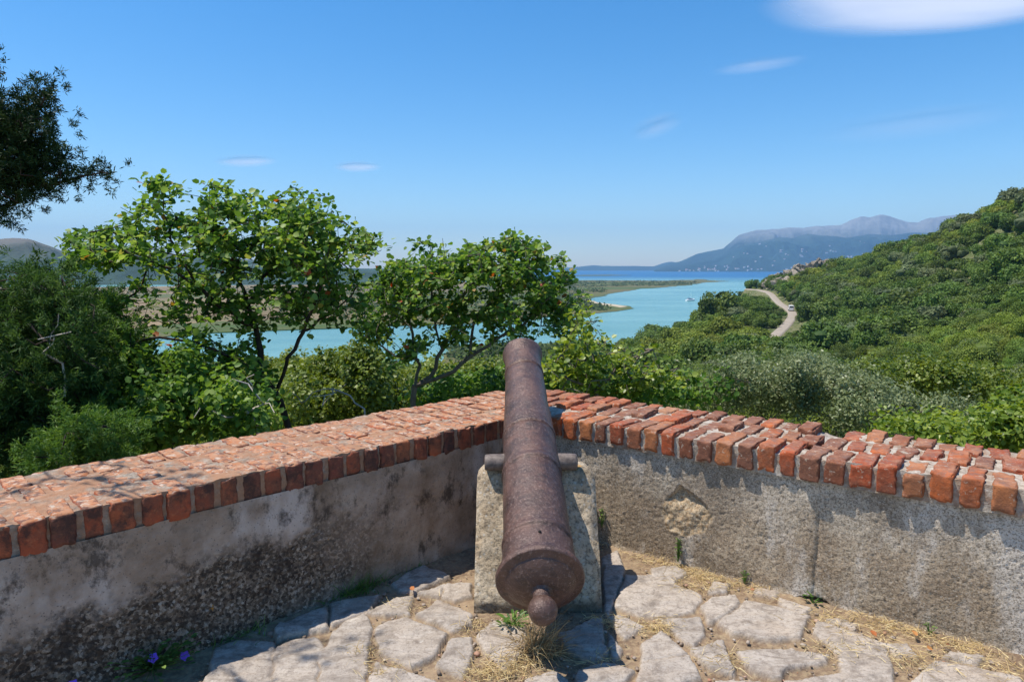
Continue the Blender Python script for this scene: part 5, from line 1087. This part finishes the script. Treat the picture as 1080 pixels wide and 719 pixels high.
def bush(name, label, E, Y, dy, n, ls, lmat, bmat, seed, nclump=40, cr=.28, tmpl=LEAF6, wl=.8, cat='bush', base=None, elong=False, group=None, up=.3, stemn=None):
    """leafy bush: clumps of leaves filling picture ellipses at a distance"""
    rng = np.random.default_rng(seed); C = ell(rng, nclump, E, Y, dy); cr_ = rng.uniform(.6, 1.3, nclump) * cr
    i = rng.integers(0, nclump, n); d = rng.normal(size=(n, 3)); d[:, 2] += up; d /= np.linalg.norm(d, axis=1, keepdims=True); P = C[i] + d * (cr_[i] * rng.uniform(.35, 1.12, n) )[:, None]
    base = aty(*base) if base is not None else C.mean(0) - [0, 0, 1.6]
    root = empty(name, tuple(base), label, cat, group)
    cv = rng.random(nclump); a = Acc(); leaves(a, P, d * .6 + rng.normal(0, .5, P.shape) + [0, 0, .35], rng.uniform(.6, 1.2, n) * ls, rng, tmpl, wl, None, np.clip(cv[i] * .5 + rng.random(n) * .5, 0, 1)); part(a.build('foliage', lmat), root)
    W = np.array([base, C.mean(0) * .5 + base * .5]); N, par, tips = skeleton([(-1, W)], C, rng, .2); tk = Acc(); wood(N, par, tips, .004, .42, tk, tk, 9); part(tk.build('stems', bmat), root)
    return root
def conifer_sprays(acc, rng, tips, dirs, nper, ln, w, fan=.9):
    """feathery juniper shoots: at each tip a spray of narrow leaves pointing outward"""
    n = len(tips) * nper; i = np.repeat(np.arange(len(tips)), nper); d = dirs[i] + rng.normal(0, fan, (n, 3)); d /= np.linalg.norm(d, axis=1, keepdims=True)
    P = tips[i] + rng.normal(0, ln * .35, (n, 3)); cv = rng.random(len(tips)); leaves(acc, P, rng.normal(size=(n, 3)) + [0, 0, .6], rng.uniform(.6, 1.2, n) * ln, rng, LEAF4, w, d, np.clip(cv[i] * .55 + rng.random(n) * .45, 0, 1))
def conifer(name, label, limbs, E, Y, dy, nt, nper, ln, w, lmat, bmat, seed, fan=.8, r_tip=.004, updir=.35, group=None, extra=None, sub=5, spj=.085):
    rng = np.random.default_rng(seed); T = ell(rng, nt, E, Y, dy)
    if extra is not None: T = np.concatenate([T, extra])
    N, par, tips = skeleton([(pi, polyw(L)) for pi, L in limbs], T, rng, .12, wig=.02); root = empty(name, tuple(N[0]), label, 'tree', group)
    tk = Acc(); wood(N, par, tips, r_tip, .45, tk, tk, .012); part(tk.build('trunk', bmat), root)
    d = N[tips] - N[par[tips]]; d /= np.linalg.norm(d, axis=1, keepdims=True) + 1e-9; d = d + [0, 0, updir]
    TT = np.repeat(N[tips], sub, 0) + rng.normal(0, spj, (len(tips) * sub, 3)); a = Acc(); conifer_sprays(a, rng, TT, np.repeat(d, sub, 0) + rng.normal(0, .4, (len(TT), 3)), nper, ln, w, fan); part(a.build('crown', lmat), root); return root

def build_trees():
    judas = leaf_mat('judas_leaf', [(0, (.040, .098, .018)), (.35, (.085, .178, .028)), (.7, (.150, .26, .044)), (.975, (.30, .40, .09)), (.99, (.30, .22, .04)), (1, (.38, .08, .03))], .42, .5, .28)
    yel = leaf_mat('yellowish_leaf', [(0, (.085, .145, .02)), (.5, (.17, .25, .032)), (1, (.34, .40, .07))], .4, .4, .4)
    olive = leaf_mat('grey_olive_leaf', [(0, (.070, .100, .034)), (.5, (.15, .19, .072)), (.9, (.27, .31, .15)), (1, (.42, .45, .30))], .3, .45, .4)
    oak = leaf_mat('holly_oak_leaf', [(0, (.055, .090, .012)), (.5, (.125, .175, .022)), (1, (.23, .28, .045))], .32, .45, .35)
    jun = leaf_mat('juniper_green', [(0, (.022, .056, .014)), (.5, (.050, .110, .024)), (.9, (.10, .18, .038)), (1, (.15, .23, .06))], .28, .6, .2)  # lightest stops paint sunlit patches into the leaf colour
    junl = leaf_mat('young_cypress_green', [(0, (.042, .105, .018)), (.5, (.095, .19, .030)), (1, (.18, .29, .055))], .32, .55, .25)
    cyp = leaf_mat('cypress_green', [(0, (.008, .024, .008)), (.5, (.018, .048, .012)), (.9, (.045, .085, .020)), (1, (.08, .12, .03))], .1, .6, .2)
    dbark = bark_mat('dark_bark', (.022, .017, .014), (.085, .066, .052)); gbark = bark_mat('grey_bark', (.09, .075, .06), (.24, .20, .16)); pale = bark_mat('bleached_wood', (.34, .30, .26), (.55, .50, .44))
    # --- tree 1 (left)
    Y = 7.6
    leafy_tree('judas_tree', 'large spreading round-leaved tree with a dark crooked trunk behind the left wall', 'tree',
        [(-1, [(308, 500, Y), (304, 445, Y), (291, 414, Y), (278, 393, Y), (275, 370, Y)]), (0, [(275, 370, Y), (268, 345, Y + .1), (262, 318, Y + .1), (250, 290, Y), (235, 262, Y), (222, 235, Y)]), (0, [(291, 414, Y), (302, 385, Y - .2), (318, 350, Y - .4), (335, 312, Y - .5), (345, 280, Y - .5)]),
         (1, [(262, 318, Y), (285, 285, Y + .4), (298, 250, Y + .5), (305, 220, Y + .5)]), (1, [(268, 345, Y), (235, 325, Y - .3), (208, 300, Y - .4), (170, 280, Y - .4), (130, 265, Y - .4), (95, 262, Y - .5)]), (4, [(208, 300, Y - .4), (185, 262, Y - .1), (172, 225, Y), (170, 200, Y)]), (2, [(318, 350, Y - .4), (350, 330, Y - .2), (378, 300, Y)]), (0, [(278, 393, Y), (240, 375, Y - .6), (205, 360, Y - .7), (170, 355, Y - .8)]), (0, [(291, 414, Y), (250, 420, Y - .7), (215, 415, Y - .9)])],
        [(300, 222, 62, 26), (255, 240, 70, 30), (335, 262, 60, 38, 1.1), (290, 290, 80, 42, 1.1), (200, 262, 60, 30, .8), (120, 262, 58, 22, .9), (85, 268, 28, 26), (172, 198, 26, 14, 1.1), (160, 228, 45, 16, .7), (235, 205, 25, 14, .9), (180, 310, 60, 30, .55), (235, 345, 60, 30, .6), (345, 325, 60, 26, .7), (140, 400, 60, 48, .9), (215, 410, 75, 42, .9), (120, 350, 40, 35, .7), (396, 262, 20, 14, .8), (255, 390, 30, 28, .5)],
        Y, .55, 1200, 11, .070, judas, dbark, 1, r_tip=.0026, expo=.38, spread=.11)
    # --- tree 2 (right of it)
    Y = 8.6
    leafy_tree('judas_tree', 'smaller round-leaved tree with several thin forking trunks just left of the gun muzzle', 'tree',
        [(-1, [(437, 470, Y), (437, 424, Y), (438, 407, Y)]), (0, [(438, 407, Y), (442, 382, Y + .1), (434, 352, Y + .2), (428, 320, Y + .2), (420, 295, Y + .2)]), (0, [(438, 407, Y), (454, 398, Y), (466, 368, Y), (478, 346, Y), (488, 315, Y), (500, 285, Y), (510, 262, Y)]), (0, [(438, 407, Y), (478, 393, Y - .2), (496, 376, Y - .2), (522, 358, Y - .2), (545, 348, Y - .1), (570, 325, Y), (590, 305, Y)]), (2, [(466, 368, Y), (455, 330, Y + .3), (455, 290, Y + .4)]), (3, [(496, 376, Y - .2), (500, 340, Y), (530, 305, Y + .2), (550, 280, Y + .2)]), (1, [(440, 379, Y), (415, 375, Y - .3), (395, 360, Y - .3), (375, 350, Y - .3)])],
        [(465, 275, 50, 24), (530, 272, 48, 24), (560, 285, 40, 28), (590, 315, 28, 30, .9), (500, 305, 70, 32, 1.1), (430, 300, 42, 28), (410, 320, 35, 28, .9), (555, 335, 45, 22, .8), (440, 345, 50, 22, .7), (520, 365, 50, 14, .35), (420, 375, 30, 16, .4), (602, 345, 22, 16, .7), (545, 255, 22, 10, .8), (480, 335, 40, 14, .6), (383, 348, 20, 12, .6)],
        Y, .5, 850, 11, .070, judas, gbark, 2, r_tip=.0026, expo=.39, spread=.11)
    # --- branchy yellowish tree right of the muzzle
    Y = 7.4
    leafy_tree('judas_tree', 'low yellow-green leafy tree with open twigs right of the gun muzzle', 'tree',
        [(-1, [(640, 520, Y), (632, 440, Y), (628, 410, Y)]), (0, [(628, 410, Y), (615, 385, Y), (612, 355, Y), (606, 330, Y)]), (0, [(628, 410, Y), (650, 390, Y + .2), (672, 375, Y + .2), (690, 370, Y + .2)]), (0, [(628, 410, Y), (600, 400, Y - .3), (585, 385, Y - .3)])],
        [(615, 352, 28, 18, .8), (640, 375, 45, 16, .8), (600, 385, 28, 22, 1), (670, 375, 30, 12, .7), (640, 402, 60, 18, 1.2), (700, 398, 30, 14, 1), (600, 325, 16, 14, .4)],
        Y, .4, 230, 8, .066, yel, gbark, 3, r_tip=.0026, expo=.42)
    # --- small-leaved bushes just beyond the walls
    bush('oak_bush', 'dense olive green round bush under the left tree, behind the left wall', [(350, 405, 45, 26), (385, 392, 28, 18), (325, 425, 40, 20), (370, 420, 50, 18)], 14, .9, 26000, .085, oak, dbark, 11, 60, .42)
    bush('oak_bush', 'dark green bush between the left trees, seen past the small trunks', [(480, 408, 60, 16), (520, 398, 30, 14), (440, 420, 40, 14)], 16, .9, 17000, .085, oak, dbark, 12, 46, .42)
    bush('leafy_bush', 'bright leafy bush directly behind the gun, left of the muzzle', [(500, 412, 40, 10), (545, 405, 28, 12), (470, 425, 40, 8)], 9.5, .4, 3200, .075, judas, dbark, 13, 24, .28)
    bush('leafy_bush', 'green leafy bush peeping over the wall just right of the cannon', [(650, 415, 60, 10), (600, 408, 22, 12), (720, 412, 40, 10)], 8.2, .35, 3600, .070, judas, dbark, 14, 26, .25)
    bush('olive_bush', 'grey green small-leaved bush behind the middle of the right wall', [(765, 402, 50, 16), (815, 398, 55, 22), (860, 410, 45, 20), (800, 425, 70, 16), (735, 420, 40, 12)], 9.2, .5, 26000, .050, olive, gbark, 15, 70, .30, LEAF4, .5)
    bush('olive_bush', 'taller grey green bush behind the crack in the right wall', [(880, 418, 45, 22), (935, 428, 45, 20), (850, 395, 30, 14), (910, 442, 60, 14), (985, 440, 40, 14)], 8.2, .45, 23000, .048, olive, gbark, 16, 46, .26, LEAF4, .5)
    bush('yellow_bush', 'yellow green leafy bush behind the right wall near the picture edge', [(1055, 446, 35, 14), (1080, 455, 45, 20), (1020, 460, 35, 10), (1120, 440, 60, 26)], 6.6, .4, 8500, .055, yel, gbark, 17, 46, .24, LEAF6, .7)
    bush('yellow_bush', 'low yellow green bush between the grey bush and the bright one', [(990, 458, 35, 8), (960, 460, 30, 6)], 7.0, .35, 4200, .052, yel, gbark, 18, 30, .22, LEAF6, .7)
    bush('leafy_bush', 'mid green bushy shrub lower on the slope below the right wall', [(1000, 405, 60, 14), (1060, 415, 50, 14), (940, 400, 40, 12)], 17, .9, 20000, .085, oak, dbark, 19, 50, .45)
    # --- conifers on the left
    Y = 6.0
    conifer('juniper', 'tall dark green conifer filling the left edge behind the wall', [(-1, [(30, 620, Y), (40, 480, Y), (48, 400, Y), (55, 330, Y), (50, 300, Y)]), (0, [(45, 400, Y), (10, 360, Y), (-20, 330, Y)])],
        [(20, 320, 50, 38), (60, 310, 34, 26, .8), (30, 380, 60, 50, 1.2), (70, 400, 45, 60), (10, 450, 60, 50), (60, 460, 60, 30), (-60, 400, 70, 100, .7), (95, 340, 18, 20, .5)], Y, .38, 700, 42, .058, .17, jun, dbark, 21)
    Y = 7.0
    conifer('juniper', 'lighter feathery conifer just right of the tall dark one', [(-1, [(125, 560, Y), (120, 460, Y), (112, 400, Y), (100, 350, Y), (98, 310, Y)])],
        [(98, 325, 22, 22, .9), (110, 360, 32, 36), (125, 420, 48, 45), (160, 450, 40, 25, .8)], Y, .35, 300, 40, .055, .18, junl, dbark, 22)
    Y = 4.9
    conifer('young_cypress', 'low bright green feathery conifer shoot rising right behind the left wall', [(-1, [(95, 560, Y), (92, 490, Y), (95, 440, Y)])], [(92, 470, 34, 18), (110, 460, 22, 12), (60, 484, 26, 10), (88, 446, 12, 10)], Y, .18, 150, 40, .045, .18, junl, dbark, 23)
    bush('leafy_bush', 'mixed green leafy shrub behind the left wall below the spreading tree', [(200, 430, 65, 26), (255, 435, 40, 18), (145, 440, 40, 28), (170, 390, 45, 20, .7)], 6.4, .35, 8200, .062, judas, dbark, 24, 60, .2)
    # --- cypress outside the frame on the left, one bough reaching in
    rng = np.random.default_rng(31); Y = 4.2; extra = [aty(x, y, Yy) for x, y, Yy in [(rng.uniform(-420, -70), rng.uniform(-150, 300), rng.uniform(3.7, 4.8)) for _ in range(150)]]
    extra += [np.array([-2.55, 2.45, 2.6]) + rng.normal(0, 1, 3) * [.36, .42, .25] for _ in range(34)] + [np.array([-2.62, 2.72, 4.0]) + rng.normal(0, .1, 3) for _ in range(5)]
    extra = np.array([e for e in extra if CX + e[0] / e[1] * F < -25 or e[1] > 3.6])
    conifer('cypress', 'dark cypress whose bough hangs into the top left corner of the sky', [(-1, [(-330, 840, Y), (-320, 400, Y), (-300, 200, Y), (-290, 0, Y), (-285, -160, Y)]), (0, [(-310, 250, Y), (-200, 215, Y), (-100, 185, Y), (-30, 165, Y), (15, 150, Y)]), (1, [(-60, 175, Y), (0, 190, Y), (50, 195, Y), (85, 186, Y), (112, 184, Y)]), (1, [(-30, 165, Y), (10, 130, Y), (35, 105, Y), (48, 92, Y)]), (0, [(-300, 150, Y), (-120, 100, Y), (-30, 80, Y), (5, 76, Y)])],
        [(30, 135, 26, 34, 1.2), (0, 150, 35, 45, 1.2), (45, 100, 14, 12, .9), (60, 190, 30, 9, .9), (98, 185, 16, 7, .8), (40, 175, 30, 16, 1), (5, 205, 22, 24, 1), (2, 76, 12, 8, .8), (-40, 150, 40, 60), (30, 190, 20, 14), (118, 187, 7, 5, .5), (-10, 225, 14, 12, .6)],
        Y, .10, 460, 34, .032, .2, cyp, dbark, 32, extra=extra, sub=4, r_tip=.0022, spj=.05)
    # --- a tree beside the terrace, out of the picture on the left: its shade dapples the wall end
    # --- bleached dead branches
    for (label, base, pts, seed) in (('bleached dead branch with forking twigs behind the left wall', (272, 448, 5.9), [(215, 425), (232, 412), (245, 400), (262, 405), (205, 440), (285, 420), (250, 430), (290, 435), (268, 395), (238, 440)], 41), ('second bleached dead branch lying over the olive green bush', (385, 432, 7.4), [(305, 413), (330, 418), (350, 410), (318, 425), (365, 405), (340, 428)], 42), ('grey dead twig standing in the dark conifer', (66, 385, 5.4), [(52, 365), (62, 330), (45, 372), (75, 350), (40, 358)], 43)):
        rng = np.random.default_rng(seed); T = np.array([aty(x, y, base[2] + rng.normal(0, .15)) for x, y in pts]); b = aty(*base)
        N, par, tips = skeleton([(-1, np.array([b - [0, 0, .25], b]))], T, rng, .09, wig=.035); a = Acc(); wood(N, par, tips, .0042, .5, a, a, 9); root = a.build('dead_branch', pale); tag(root, label, 'branch')
import time as _t
_t0 = _t.time()
def _step(f, *a):
    r = f(*a); print('STEP', f.__name__, round(_t.time() - _t0, 1)); return r
_step(build_world)
_step(build_terrace)
C0_, AX_, TP_ = _step(build_cannon)
_step(build_block, TP_)
_step(build_small)
_step(build_ground)
_step(build_delta)
_step(build_mountains)
_step(build_boat)
_step(build_van)
_step(build_clouds)
_step(build_rocks)
_step(build_hill_shrubs)
if 'build_trees' in globals(): _step(build_trees)
_step(build_haze)
